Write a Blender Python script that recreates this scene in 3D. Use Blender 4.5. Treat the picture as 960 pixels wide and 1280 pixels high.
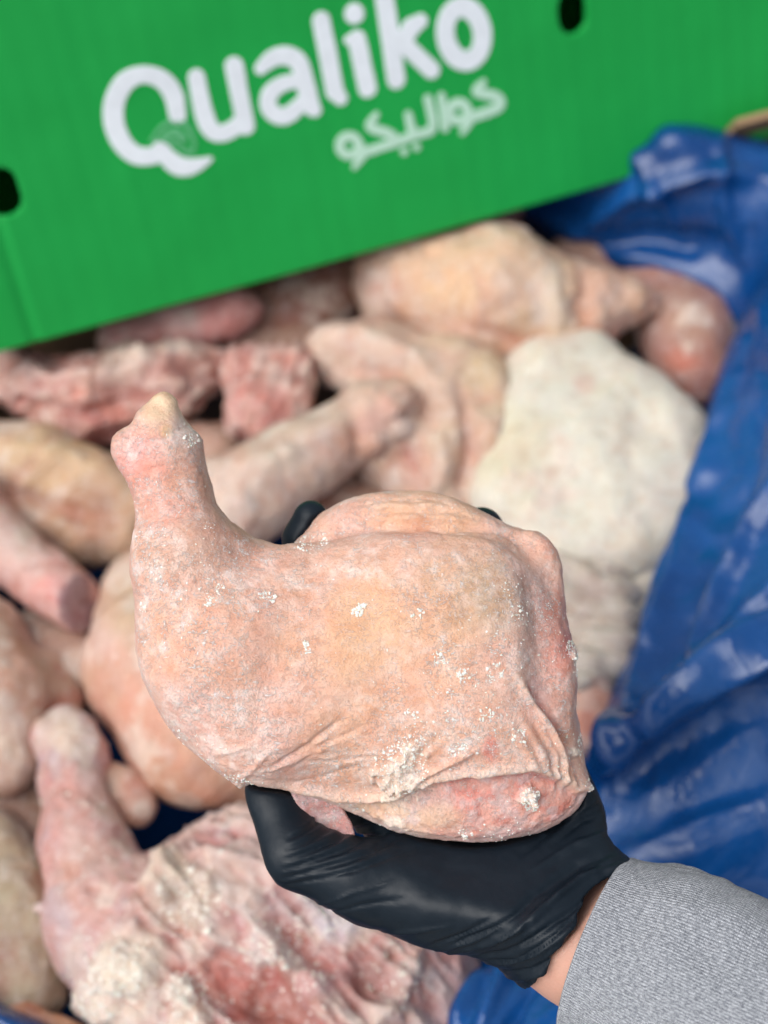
import bpy, math, random
import numpy as np
from mathutils import Matrix, Vector

for _o in list(bpy.data.objects):
    bpy.data.objects.remove(_o, do_unlink=True)
scene = bpy.context.scene
COL = scene.collection
rng = np.random.default_rng(7)
random.seed(7)

# ------------------------------------------------------------------ camera
FPX = 1858.0                      # focal length in photograph pixels (960 x 1280)
PITCH = math.radians(57.2)        # looking down into the carton
CAM_H = 0.667                     # metres above the top of the pile (z = 0)
HELD_D = 0.483                    # distance of the held leg quarter
cam_data = bpy.data.cameras.new("camera")
cam = bpy.data.objects.new("camera", cam_data)
COL.objects.link(cam)
cam.location = (0, 0, CAM_H)
cam.rotation_euler = (math.pi / 2 - PITCH, 0, 0)
cam_data.sensor_fit = 'VERTICAL'
cam_data.sensor_height = 36.0
cam_data.lens = 36.0 * FPX / 1280.0
cam_data.clip_start = 0.01
cam_data.clip_end = 100
cam_data.dof.use_dof = True
cam_data.dof.focus_distance = HELD_D - 0.018
cam_data.dof.aperture_fstop = 6.6
scene.camera = cam

# ------------------------------------------------------------------ light: soft overcast daylight
SUN_EL, SUN_AZ = math.radians(58), math.radians(-118)   # azimuth from +Y, negative = left of the camera
world = bpy.data.worlds.new("World")
scene.world = world
world.use_nodes = True
wn = world.node_tree.nodes
wl = world.node_tree.links
wn.clear()
w_out = wn.new('ShaderNodeOutputWorld')
w_bg = wn.new('ShaderNodeBackground')
w_bg.inputs['Strength'].default_value = 0.115
w_sky = wn.new('ShaderNodeTexSky')
w_sky.sky_type = 'NISHITA'
w_sky.sun_disc = False
w_sky.sun_elevation = SUN_EL
w_sky.sun_rotation = SUN_AZ
w_sky.air_density = 1.0
w_sky.dust_density = 4.0
w_sky.ozone_density = 1.0
w_hsv = wn.new('ShaderNodeHueSaturation')       # cloud cover takes most of the blue out
w_hsv.inputs['Saturation'].default_value = 0.30
wl.new(w_sky.outputs[0], w_hsv.inputs['Color'])
wl.new(w_hsv.outputs[0], w_bg.inputs['Color'])
wl.new(w_bg.outputs[0], w_out.inputs['Surface'])
sun_d = bpy.data.lights.new("sun", 'SUN')
sun_d.energy = 1.7
sun_d.angle = math.radians(60)
sun_d.color = (1.0, 0.985, 0.965)
sun = bpy.data.objects.new("sun", sun_d)
COL.objects.link(sun)
_sd = Vector((math.sin(SUN_AZ) * math.cos(SUN_EL), math.cos(SUN_AZ) * math.cos(SUN_EL), math.sin(SUN_EL)))
sun.rotation_euler = _sd.to_track_quat('Z', 'Y').to_euler()
sun.location = _sd * 3

scene.view_settings.view_transform = 'Standard'
scene.view_settings.look = 'None'
scene.view_settings.exposure = 0.32
scene.view_settings.gamma = 1.0
scene.view_settings.use_curve_mapping = False
scene.render.engine = 'CYCLES'
scene.cycles.use_denoising = True
try:
    scene.cycles.denoiser = 'OPENIMAGEDENOISE'
    scene.cycles.denoising_input_passes = 'RGB_ALBEDO_NORMAL'
    scene.cycles.denoising_prefilter = 'ACCURATE'
except Exception:
    pass
scene.cycles.max_bounces = 8
scene.cycles.sample_clamp_indirect = 6

# ------------------------------------------------------------------ helpers
bpy.context.view_layer.update()
CW = np.array(Matrix.Translation(cam.location) @ cam.rotation_euler.to_matrix().to_4x4())


def to_world(v):
    v = np.asarray(v, float)
    return v @ CW[:3, :3].T + CW[:3, 3]


def ray(px, py):
    """camera-space direction with depth 1"""
    return np.array([(px - 480) / FPX, -(py - 640) / FPX, -1.0])


def pile_depth(px, py, h=0.0):
    """depth at which the pixel's ray meets the level plane at height h above the pile top"""
    r = CW[:3, :3] @ ray(px, py)
    return (h - CAM_H) / r[2]


def at(px, py, h):
    """world point on the level plane z = h (metres)"""
    return to_world(ray(px, py) * pile_depth(px, py, h))


def at_depth(px, py, d):
    return to_world(ray(px, py) * d)


def project(v):
    c = (v - CW[:3, 3]) @ CW[:3, :3]
    return 480 + FPX * c[:, 0] / -c[:, 2], 640 - FPX * c[:, 1] / -c[:, 2]


def lin(c):
    c = np.asarray(c, float) / 255.0
    return np.where(c <= 0.04045, c / 12.92, ((c + 0.055) / 1.055) ** 2.4)


# value noise on a periodic random lattice
_LAT = rng.random((64, 64, 64)).astype(np.float32)


def vnoise(p, seed=0):
    p = np.asarray(p, np.float64) + seed * 17.137
    i = np.floor(p).astype(np.int64)
    f = p - i
    f = f * f * (3 - 2 * f)
    i0 = i & 63
    i1 = (i + 1) & 63
    x0, y0, z0 = i0[:, 0], i0[:, 1], i0[:, 2]
    x1, y1, z1 = i1[:, 0], i1[:, 1], i1[:, 2]
    fx, fy, fz = f[:, 0], f[:, 1], f[:, 2]
    a = _LAT[x0, y0, z0] * (1 - fx) + _LAT[x1, y0, z0] * fx
    b = _LAT[x0, y1, z0] * (1 - fx) + _LAT[x1, y1, z0] * fx
    c = _LAT[x0, y0, z1] * (1 - fx) + _LAT[x1, y0, z1] * fx
    d = _LAT[x0, y1, z1] * (1 - fx) + _LAT[x1, y1, z1] * fx
    return (a * (1 - fy) + b * fy) * (1 - fz) + (c * (1 - fy) + d * fy) * fz - 0.5


def fbm(p, octaves=4, seed=0, gain=0.5):
    p = np.asarray(p)
    v = np.zeros(len(p))
    a = 1.0
    for o in range(octaves):
        v += a * vnoise(p * (2.03 ** o), seed + o * 3.3)
        a *= gain
    return v


def ridged(p, octaves=4, seed=0, gain=0.55):
    v = np.zeros(len(p))
    a = 1.0
    for o in range(octaves):
        v += a * (1 - np.abs(vnoise(p * (2.03 ** o), seed + o * 3.3)) * 4)
        a *= gain
    return v


def smoothstep(a, b, x):
    t = np.clip((x - a) / (b - a), 0, 1)
    return t * t * (3 - 2 * t)


def smin(a, b, k):
    h = np.clip(0.5 + 0.5 * (b - a) / k, 0, 1)
    return b * (1 - h) + a * h - k * h * (1 - h)


def smax(a, b, k):
    return -smin(-a, -b, k)


def sd_cone(p, a, ra, b, rb):
    a = np.asarray(a, np.float32)
    ab = np.asarray(b, np.float32) - a
    q = p - a
    t = np.clip((q @ ab) / max(float(ab @ ab), 1e-12), 0, 1)
    return np.sqrt(((q - t[..., None] * ab) ** 2).sum(-1)) - (ra + (rb - ra) * t)


def sd_ell(p, c, axes, r):
    """axes: 3x3 rows = unit axes; r: three radii"""
    q = (p - np.asarray(c, np.float32)) @ np.asarray(axes, np.float32).T
    r = np.asarray(r, np.float32)
    k0 = np.sqrt(((q / r) ** 2).sum(-1))
    k1 = np.sqrt(((q / (r * r)) ** 2).sum(-1))
    return k0 * (k0 - 1.0) / np.maximum(k1, 1e-9)


def sd_poly2(x, y, pts):
    """signed distance to a closed polygon, negative inside"""
    pts = np.asarray(pts, np.float32)
    d = np.full(x.shape, 1e9, np.float32)
    s = np.ones(x.shape, np.float32)
    n = len(pts)
    j = n - 1
    for i in range(n):
        ex, ey = pts[j] - pts[i]
        wx, wy = x - pts[i][0], y - pts[i][1]
        t = np.clip((wx * ex + wy * ey) / (ex * ex + ey * ey), 0, 1)
        d = np.minimum(d, (wx - ex * t) ** 2 + (wy - ey * t) ** 2)
        c1 = y >= pts[i][1]
        c2 = y < pts[j][1]
        c3 = ex * wy > ey * wx
        flip = (c1 & c2 & c3) | (~c1 & ~c2 & ~c3)
        s = np.where(flip, -s, s)
        j = i
    return s * np.sqrt(d)


def surface_nets(sdf, lo, vox):
    """vertices and quads of the zero surface of a grid"""
    ins = sdf < 0
    nx, ny, nz = sdf.shape
    cor = [(i, j, k) for i in (0, 1) for j in (0, 1) for k in (0, 1)]
    cnt = np.zeros((nx - 1, ny - 1, nz - 1), np.int8)
    for (i, j, k) in cor:
        cnt += ins[i:nx - 1 + i, j:ny - 1 + j, k:nz - 1 + k]
    act = np.argwhere((cnt > 0) & (cnt < 8))
    idx = np.full((nx - 1, ny - 1, nz - 1), -1, np.int64)
    idx[act[:, 0], act[:, 1], act[:, 2]] = np.arange(len(act))
    acc = np.zeros((len(act), 3))
    num = np.zeros(len(act))
    val = {c: sdf[act[:, 0] + c[0], act[:, 1] + c[1], act[:, 2] + c[2]].astype(np.float64) for c in cor}
    for a in cor:
        for ax in range(3):
            if a[ax]:
                continue
            b = list(a)
            b[ax] = 1
            va, vb = val[a], val[tuple(b)]
            m = (va < 0) != (vb < 0)
            t = np.where(m, va / np.where(m, va - vb, 1), 0)
            pt = np.tile(np.array(a, float), (len(act), 1))
            pt[:, ax] += t
            acc += pt * m[:, None]
            num += m
    v = (act + acc / num[:, None]) * vox + np.asarray(lo)
    faces = []
    for ax in range(3):
        sl0 = [slice(None)] * 3
        sl1 = [slice(None)] * 3
        sl0[ax] = slice(0, -1)
        sl1[ax] = slice(1, None)
        a, b = ins[tuple(sl0)], ins[tuple(sl1)]
        e = np.argwhere(a != b)
        u, w = (ax + 1) % 3, (ax + 2) % 3
        ok = (e[:, u] > 0) & (e[:, w] > 0) & (e[:, u] < sdf.shape[u] - 1) & (e[:, w] < sdf.shape[w] - 1)
        e = e[ok]
        flip = ~a[e[:, 0], e[:, 1], e[:, 2]]
        q = []
        for (du, dw) in ((-1, -1), (0, -1), (0, 0), (-1, 0)):
            c = e.copy()
            c[:, u] += du
            c[:, w] += dw
            q.append(idx[c[:, 0], c[:, 1], c[:, 2]])
        q = np.stack(q, 1)
        q[flip] = q[flip][:, ::-1]
        faces.append(q)
    return v, np.concatenate(faces)


def grid_points(lo, hi, vox):
    lo = np.asarray(lo, float)
    vox = np.asarray(vox, float) * np.ones(3)
    n = np.maximum(np.ceil((np.asarray(hi) - lo) / vox).astype(int) + 1, 4)
    ax = [(lo[i] + np.arange(n[i]) * vox[i]).astype(np.float32) for i in range(3)]
    g = np.stack(np.meshgrid(*ax, indexing='ij'), -1)
    return g, lo, vox


def vert_normals(v, f):
    n = np.zeros_like(v)
    a, b, c, d = v[f[:, 0]], v[f[:, 1]], v[f[:, 2]], v[f[:, 3]]
    fn = np.cross(c - a, d - b)
    for k in range(4):
        for i in range(3):
            n[:, i] += np.bincount(f[:, k], fn[:, i], len(v))
    return n / np.maximum(np.linalg.norm(n, axis=1, keepdims=True), 1e-12)


def smooth_verts(v, f, it=1, lam=0.5):
    e = np.concatenate([f[:, [0, 1]], f[:, [1, 2]], f[:, [2, 3]], f[:, [3, 0]]])
    for _ in range(it):
        s = np.zeros_like(v)
        cnt = np.bincount(e[:, 0], minlength=len(v)) + np.bincount(e[:, 1], minlength=len(v))
        for i in range(3):
            s[:, i] = np.bincount(e[:, 0], v[e[:, 1], i], len(v)) + np.bincount(e[:, 1], v[e[:, 0], i], len(v))
        v = v * (1 - lam) + lam * s / np.maximum(cnt, 1)[:, None]
    return v


def mesh_obj(name, v, f, mat, parent=None, col=None, frost=None, origin=None, smooth=True, uv=None):
    v = np.asarray(v, float)
    if origin is None:
        origin = np.array([v[:, 0].mean(), v[:, 1].mean(), v[:, 2].min()])
    if parent is not None:
        origin = np.array(parent['_o'])
    me = bpy.data.meshes.new(name)
    f = np.asarray(f)
    me.vertices.add(len(v))
    me.vertices.foreach_set('co', (v - origin).astype(np.float32).ravel())
    k = f.shape[1]
    me.loops.add(f.size)
    me.loops.foreach_set('vertex_index', f.astype(np.int32).ravel())
    me.polygons.add(len(f))
    me.polygons.foreach_set('loop_start', np.arange(0, f.size, k, dtype=np.int32))
    me.polygons.foreach_set('use_smooth', np.full(len(f), smooth, bool))
    me.update(calc_edges=True)
    if uv is not None:
        ul = me.uv_layers.new(name='uv')
        ul.data.foreach_set('uv', uv[f.ravel()].astype(np.float32).ravel())
    if col is not None:
        a = me.attributes.new('col', 'FLOAT_COLOR', 'POINT')
        c4 = np.ones((len(v), 4), np.float32)
        c4[:, :3] = col
        a.data.foreach_set('color', c4.ravel())
    if frost is not None:
        a = me.attributes.new('frost', 'FLOAT', 'POINT')
        a.data.foreach_set('value', np.asarray(frost, np.float32))
    me.materials.append(mat)
    o = bpy.data.objects.new(name, me)
    COL.objects.link(o)
    if parent is not None:
        o.parent = parent
    else:
        o.location = origin
    o['_o'] = [float(x) for x in origin]
    return o


def empty(name, loc):
    o = bpy.data.objects.new(name, None)
    COL.objects.link(o)
    o.location = loc
    o['_o'] = [float(x) for x in loc]
    o.empty_display_size = 0.02
    return o


def tag(o, label, cat, group=None, kind=None):
    if label:
        o['label'] = label
    if cat:
        o['category'] = cat
    if group:
        o['group'] = group
    if kind:
        o['kind'] = kind
    return o


def poly_dist(x, y, pl):
    """distance to a polyline in the plane and position along it 0..1"""
    best = np.full(x.shape, 1e9)
    pos = np.zeros(x.shape)
    n = len(pl) - 1
    for i in range(n):
        ax, ay = pl[i]
        ex, ey = pl[i + 1][0] - ax, pl[i + 1][1] - ay
        t = np.clip(((x - ax) * ex + (y - ay) * ey) / (ex * ex + ey * ey), 0, 1)
        d = np.hypot(x - ax - ex * t, y - ay - ey * t)
        m = d < best
        best[m] = d[m]
        pos[m] = (i + t[m]) / n
    return best, pos


# ------------------------------------------------------------------ materials
class NT:
    def __init__(self, name):
        self.m = bpy.data.materials.new(name)
        self.m.use_nodes = True
        self.t = self.m.node_tree
        self.n = self.t.nodes
        self.b = self.n['Principled BSDF']

    def new(self, typ, **kw):
        nd = self.n.new(typ)
        for k, v in kw.items():
            if k.startswith('i_'):
                nd.inputs[k[2:].replace('_', ' ')].default_value = v
            else:
                setattr(nd, k, v)
        return nd

    def link(self, a, b):
        self.t.links.new(a, b)

    def noise(self, vec, scale, detail=3, rough=0.55, dist=0.0):
        nd = self.new('ShaderNodeTexNoise')
        nd.inputs['Scale'].default_value = scale
        nd.inputs['Detail'].default_value = detail
        nd.inputs['Roughness'].default_value = rough
        nd.inputs['Distortion'].default_value = dist
        if vec is not None:
            self.link(vec, nd.inputs['Vector'])
        return nd.outputs['Fac']

    def ramp(self, fac, lo, hi, a=0.0, b=1.0):
        nd = self.new('ShaderNodeMapRange')
        nd.interpolation_type = 'SMOOTHSTEP'
        nd.inputs['From Min'].default_value = lo
        nd.inputs['From Max'].default_value = hi
        nd.inputs['To Min'].default_value = a
        nd.inputs['To Max'].default_value = b
        self.link(fac, nd.inputs['Value'])
        return nd.outputs['Result']

    def mix(self, fac, a, b, blend='MIX'):
        nd = self.new('ShaderNodeMix', data_type='RGBA', blend_type=blend)
        if isinstance(fac, float):
            nd.inputs[0].default_value = fac
        else:
            self.link(fac, nd.inputs[0])
        for s, v in ((6, a), (7, b)):
            if hasattr(v, 'is_output'):
                self.link(v, nd.inputs[s])
            else:
                nd.inputs[s].default_value = (*v, 1)
        return nd.outputs[2]

    def math(self, op, a, b=None):
        nd = self.new('ShaderNodeMath', operation=op)
        for s, v in ((0, a), (1, b)):
            if v is None:
                continue
            if hasattr(v, 'is_output'):
                self.link(v, nd.inputs[s])
            else:
                nd.inputs[s].default_value = v
        return nd.outputs[0]

    def mapping(self, vec, scale=(1, 1, 1), rot=(0, 0, 0)):
        nd = self.new('ShaderNodeMapping')
        nd.inputs['Scale'].default_value = scale
        nd.inputs['Rotation'].default_value = rot
        self.link(vec, nd.inputs['Vector'])
        return nd.outputs[0]

    def bump(self, h, strength=0.5, dist=0.001, normal=None):
        nd = self.new('ShaderNodeBump')
        nd.inputs['Strength'].default_value = strength
        nd.inputs['Distance'].default_value = dist
        self.link(h, nd.inputs['Height'])
        if normal is not None:
            self.link(normal, nd.inputs['Normal'])
        return nd.outputs[0]

    def obj_co(self):
        return self.new('ShaderNodeTexCoord').outputs['Object']


def chicken_material(name, fine=True):
    t = NT(name)
    co = t.obj_co()
    at_c = t.new('ShaderNodeAttribute', attribute_name='col').outputs['Color']
    at_f = t.new('ShaderNodeAttribute', attribute_name='frost').outputs['Fac']
    # fine frost: thin speckle, streaks and broken white film over the skin colour
    n_big = t.noise(co, 48, 4, 0.6)
    n_mid = t.noise(co, 170, 6, 0.68, 0.15)
    n_fine = t.noise(co, 1500, 3, 0.65)
    n_crk = t.noise(co, 700, 5, 0.75, 0.1)
    st_a = t.noise(t.mapping(co, (1.0, 3.2, 1.6), (0, 0, 0.35)), 330, 5, 0.7, 0.5)
    st_b = t.noise(t.mapping(co, (3.0, 1.0, 1.6), (0.3, 0.2, -0.6)), 420, 4, 0.7, 0.5)
    # colour mottling
    m1 = t.ramp(n_big, 0.38, 0.66)
    warm = t.mix(0.08, at_c, (0.78, 0.46, 0.24))
    pink = t.mix(0.12, at_c, (0.80, 0.34, 0.29))
    c = t.mix(m1, warm, pink)
    # thin, wetter skin showing between the frost
    dk = t.math('MULTIPLY', t.math('MAXIMUM', t.ramp(n_mid, 0.50, 0.36), t.ramp(n_crk, 0.45, 0.33)), 0.42)
    c = t.mix(dk, c, t.mix(1.0, c, (0.82, 0.62, 0.52), 'MULTIPLY'))
    # frost film amount: gathers in patches
    patch = t.ramp(t.noise(co, 85, 6, 0.62, 0.4), 0.38, 0.62, 0.24, 1.2)
    film = t.math('MULTIPLY', t.ramp(n_mid, 0.45, 0.70), 0.34)
    streak = t.math('MULTIPLY', t.math('MAXIMUM', t.ramp(st_a, 0.57, 0.65), t.ramp(st_b, 0.58, 0.66)), 0.80)
    speck = t.math('MULTIPLY', t.math('MAXIMUM', t.ramp(n_fine, 0.57, 0.66), t.ramp(n_crk, 0.54, 0.66)), 0.72)
    fr = t.math('MAXIMUM', t.math('MAXIMUM', film, streak), speck)
    fr = t.math('MULTIPLY', t.math('MULTIPLY', fr, patch), at_f)
    fr = t.math('MINIMUM', fr, 0.9)
    c = t.mix(fr, c, (0.86, 0.79, 0.76))
    t.link(c, t.b.inputs['Base Color'])
    t.link(t.ramp(fr, 0.0, 0.35, 0.38, 0.75), t.b.inputs['Roughness'])
    t.b.inputs['Specular IOR Level'].default_value = 0.40
    t.b.inputs['Subsurface Weight'].default_value = 0.14
    t.b.inputs['Subsurface Radius'].default_value = (1.0, 0.45, 0.28)
    t.b.inputs['Subsurface Scale'].default_value = 0.004
    if fine:
        h = t.math('ADD', t.math('MULTIPLY', n_mid, 0.35), t.math('MULTIPLY', n_crk, 0.75))
        h = t.math('ADD', h, t.math('ADD', t.math('MULTIPLY', fr, 0.75), t.math('MULTIPLY', n_fine, 0.25)))
        vo = t.new('ShaderNodeTexVoronoi')
        vo.inputs['Scale'].default_value = 430
        t.link(co, vo.inputs['Vector'])
        h = t.math('SUBTRACT', h, t.ramp(vo.outputs['Distance'], 0.0, 0.30, -0.22, 0.0))
        t.link(t.bump(h, 0.8, 0.0007), t.b.inputs['Normal'])
    else:
        h = t.math('ADD', n_mid, t.math('MULTIPLY', fr, 0.4))
        t.link(t.bump(h, 0.7, 0.0018), t.b.inputs['Normal'])
    return t.m


M_HELD = chicken_material('frosted_skin')
M_SKIN = chicken_material('frozen_skin', False)


def frost_material():
    t = NT('frost_crumb')
    n = t.noise(t.obj_co(), 900, 3)
    t.link(t.mix(n, (0.90, 0.79, 0.68), (0.90, 0.84, 0.78)), t.b.inputs['Base Color'])
    t.b.inputs['Roughness'].default_value = 0.7
    t.b.inputs['Subsurface Weight'].default_value = 0.3
    t.b.inputs['Subsurface Scale'].default_value = 0.002
    return t.m


M_FROST = frost_material()


def glove_material():
    t = NT('black_nitrile')
    co = t.obj_co()
    n1 = t.noise(co, 70, 4, 0.6)
    n2 = t.noise(co, 1600, 2, 0.5)
    t.link(t.mix(n1, (0.003, 0.008, 0.014), (0.006, 0.013, 0.022)), t.b.inputs['Base Color'])
    t.link(t.ramp(n1, 0.3, 0.7, 0.40, 0.54), t.b.inputs['Roughness'])
    t.b.inputs['Specular IOR Level'].default_value = 0.30
    t.link(t.bump(t.math('ADD', n1, t.math('MULTIPLY', n2, 0.12)), 0.25, 0.0010), t.b.inputs['Normal'])
    return t.m


M_GLOVE = glove_material()


def wrist_material():
    t = NT('wrist_skin')
    co = t.obj_co()
    n1 = t.noise(co, 60, 3)
    n2 = t.noise(co, 1500, 3)
    c = t.mix(n1, (0.66, 0.36, 0.27), (0.74, 0.42, 0.32))
    t.link(t.mix(t.ramp(n2, 0.3, 0.7, 0, 0.15), c, (0.45, 0.2, 0.14)), t.b.inputs['Base Color'])
    t.b.inputs['Roughness'].default_value = 0.5
    t.b.inputs['Subsurface Weight'].default_value = 0.2
    t.b.inputs['Subsurface Radius'].default_value = (1, 0.4, 0.25)
    t.b.inputs['Subsurface Scale'].default_value = 0.003
    t.link(t.bump(n2, 0.25, 0.0006), t.b.inputs['Normal'])
    return t.m


M_WRIST = wrist_material()


def knit_material():
    """heather grey rib knit: uv.x runs round the arm, uv.y along it, both in millimetres"""
    t = NT('heather_knit')
    uv = t.new('ShaderNodeUVMap', uv_map='uv').outputs[0]
    sep = t.new('ShaderNodeSeparateXYZ')
    t.link(uv, sep.inputs[0])
    wob = t.noise(t.mapping(uv, (0.35, 0.35, 1)), 1.0, 2)
    x = t.math('ADD', sep.outputs[0], t.math('MULTIPLY', wob, 0.5))
    y = t.math('ADD', sep.outputs[1], t.math('MULTIPLY', wob, 0.4))
    # wales: thin columns of stitches along the arm; courses: V rows across
    wale = t.math('ABSOLUTE', t.math('SINE', t.math('MULTIPLY', x, math.pi / 0.86)))
    vee = t.math('SINE', t.math('ADD', t.math('MULTIPLY', y, 2 * math.pi / 0.9), t.math('MULTIPLY', wale, 2.2)))
    h = t.math('ADD', t.math('POWER', wale, 0.6), t.math('MULTIPLY', vee, 0.35))
    # heather: each yarn bit its own grey, stretched along the wales
    he1 = t.noise(t.mapping(uv, (1.5, 0.5, 1)), 1.0, 2, 0.8)
    he2 = t.noise(t.mapping(uv, (2.6, 0.9, 1)), 1.0, 2, 0.9)
    he = t.math('ADD', t.math('MULTIPLY', he1, 0.55), t.math('MULTIPLY', he2, 0.45))
    c = t.mix(t.ramp(he, 0.38, 0.60), (0.21, 0.225, 0.26), (0.54, 0.565, 0.61))
    c = t.mix(t.ramp(wale, 0.50, 0.0, 0.0, 0.46), c, (0.12, 0.13, 0.155))
    t.link(c, t.b.inputs['Base Color'])
    t.b.inputs['Roughness'].default_value = 0.95
    t.b.inputs['Specular IOR Level'].default_value = 0.15
    t.b.inputs['Sheen Weight'].default_value = 0.25
    t.link(t.bump(h, 0.9, 0.0006), t.b.inputs['Normal'])
    return t.m


M_KNIT = knit_material()


def bag_material():
    t = NT('blue_polythene')
    co = t.obj_co()
    n1 = t.noise(co, 18, 3, 0.5, 0.6)
    n2 = t.noise(co, 46, 3, 0.5, 0.8)
    n3 = t.noise(co, 120, 3, 0.55, 0.6)
    t.link(t.mix(t.ramp(n1, 0.3, 0.7), (0.003, 0.050, 0.205), (0.007, 0.090, 0.32)), t.b.inputs['Base Color'])
    t.link(t.ramp(n3, 0.3, 0.75, 0.18, 0.34), t.b.inputs['Roughness'])
    t.b.inputs['Specular IOR Level'].default_value = 0.65
    # creases of thin film: sharp ridges where the noise crosses its middle
    cr1 = t.ramp(t.math('ABSOLUTE', t.math('SUBTRACT', n1, 0.5)), 0.0, 0.10, 1.0, 0.0)
    cr2 = t.ramp(t.math('ABSOLUTE', t.math('SUBTRACT', n2, 0.5)), 0.0, 0.08, 1.0, 0.0)
    cr3 = t.ramp(t.math('ABSOLUTE', t.math('SUBTRACT', n3, 0.5)), 0.0, 0.10, 1.0, 0.0)
    gate = t.ramp(t.noise(co, 9, 2), 0.42, 0.60)
    hh = t.math('ADD', t.math('MULTIPLY', cr1, 0.9), t.math('ADD', t.math('MULTIPLY', cr2, 0.22), t.math('MULTIPLY', t.math('MULTIPLY', cr3, gate), 0.07)))
    hh = t.math('ADD', hh, t.math('MULTIPLY', n1, 1.2))
    t.link(t.bump(hh, 0.26, 0.0024), t.b.inputs['Normal'])
    tr = t.new('ShaderNodeBsdfTranslucent')
    tr.inputs['Color'].default_value = (0.01, 0.12, 0.42, 1)
    mx = t.new('ShaderNodeMixShader')
    mx.inputs[0].default_value = 0.14
    t.link(t.b.outputs[0], mx.inputs[1])
    t.link(tr.outputs[0], mx.inputs[2])
    out = t.n['Material Output']
    t.link(mx.outputs[0], out.inputs['Surface'])
    return t.m


M_BAG = bag_material()
M_BAGB = M_BAG.copy()
M_BAGB.name = 'blue_polythene_matte_bottom'
_pb = M_BAGB.node_tree.nodes['Principled BSDF']
for _l in list(_pb.inputs['Roughness'].links):
    M_BAGB.node_tree.links.remove(_l)
_pb.inputs['Roughness'].default_value = 0.9  # gloss taken off this copy so the gaps above it look deeply shaded
_pb.inputs['Specular IOR Level'].default_value = 0.1


def card_material(name, a, b, gloss, flute=True):
    t = NT(name)
    co = t.obj_co()
    n1 = t.noise(co, 9, 4, 0.6)
    n2 = t.noise(co, 400, 3, 0.6)
    c = t.mix(t.ramp(n1, 0.3, 0.7), a, b)
    t.link(c, t.b.inputs['Base Color'])
    t.b.inputs['Roughness'].default_value = gloss
    t.b.inputs['Specular IOR Level'].default_value = 0.3
    h = t.math('MULTIPLY', n2, 0.3)
    if flute:
        uv = t.new('ShaderNodeUVMap', uv_map='uv').outputs[0]
        w = t.new('ShaderNodeTexWave', wave_type='BANDS', bands_direction='X')
        w.inputs['Scale'].default_value = 24.0
        w.inputs['Distortion'].default_value = 0.6
        w.inputs['Detail'].default_value = 1
        t.link(uv, w.inputs['Vector'])
        wide = t.noise(t.mapping(uv, (22, 1.2, 1)), 1.0, 3)
        h = t.math('ADD', h, t.math('ADD', t.math('MULTIPLY', w.outputs['Fac'], 0.25), t.math('MULTIPLY', wide, 3.0)))
    t.link(t.bump(h, 0.28, 0.0015), t.b.inputs['Normal'])
    return t.m


M_GREEN = card_material('green_printed_card', (0.007, 0.335, 0.056), (0.009, 0.370, 0.066), 0.5)
M_KRAFT = card_material('brown_kraft_card', (0.30, 0.19, 0.10), (0.36, 0.23, 0.13), 0.8, False)


def plain(name, c, rough):
    t = NT(name)
    n = t.noise(t.obj_co(), 180, 3)
    t.link(t.mix(t.ramp(n, 0.3, 0.7), [x * 0.93 for x in c], c), t.b.inputs['Base Color'])
    t.b.inputs['Roughness'].default_value = rough
    return t.m


M_INK = plain('white_print', (0.82, 0.88, 0.93), 0.55)
M_INK2 = plain('pale_green_print', (0.52, 0.78, 0.62), 0.55)
M_INK3 = plain('leaf_green_print', (0.12, 0.46, 0.21), 0.55)

# ------------------------------------------------------------------ setting


def box_mesh(c, ax, half):
    """8 corners of an oriented box; ax rows are unit axes"""
    ax = np.asarray(ax)
    v = np.array([np.asarray(c) + sum(s * h * a for s, h, a in zip(sg, half, ax))
                  for sg in [(-1, -1, -1), (1, -1, -1), (1, 1, -1), (-1, 1, -1), (-1, -1, 1), (1, -1, 1), (1, 1, 1), (-1, 1, 1)]])
    f = np.array([(0, 3, 2, 1), (4, 5, 6, 7), (0, 1, 5, 4), (1, 2, 6, 5), (2, 3, 7, 6), (3, 0, 4, 7)])
    return v, f


t_ = NT('grey_concrete')
_n = t_.noise(t_.obj_co(), 12, 6, 0.65)
t_.link(t_.mix(_n, (0.22, 0.21, 0.20), (0.34, 0.33, 0.31)), t_.b.inputs['Base Color'])
t_.b.inputs['Roughness'].default_value = 0.9
t_.link(t_.bump(_n, 0.4, 0.01), t_.b.inputs['Normal'])
FLOOR_Z = -0.20
gv = np.array([(-2, -2, FLOOR_Z), (2, -2, FLOOR_Z), (2, 2, FLOOR_Z), (-2, 2, FLOOR_Z)], float)
g_ob = mesh_obj('ground', gv, np.array([[0, 1, 2, 3]]), t_.m)
tag(g_ob, 'grey concrete ground under the carton', None, kind='structure')

# lid front panel frame, found from three sighted points of its lower edge and lean
L_o = ray(360, 200) * 0.79
_R = np.array([0.954, 0.300, 0.0]) * 0.983
_R[2] = -0.18
_R /= np.linalg.norm(_R)
_D = np.array([0.19, -0.98, 0.0])
_D[2] = -(_D[0] * _R[0] + _D[1] * _R[1]) / _R[2]
_D /= np.linalg.norm(_D)
_N = np.cross(_D, _R)
if _N[2] < 0:
    _N = -_N
LW_o = to_world(L_o)
LW_R, LW_D, LW_N = (CW[:3, :3] @ q for q in (_R, _D, _N))


def lid_uv(px, py):
    """panel coordinates (metres right, metres down) of a pixel"""
    r = ray(px, py)
    d = (L_o @ _N) / (r @ _N)
    q = r * d - L_o
    return q @ _R, q @ _D


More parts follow.
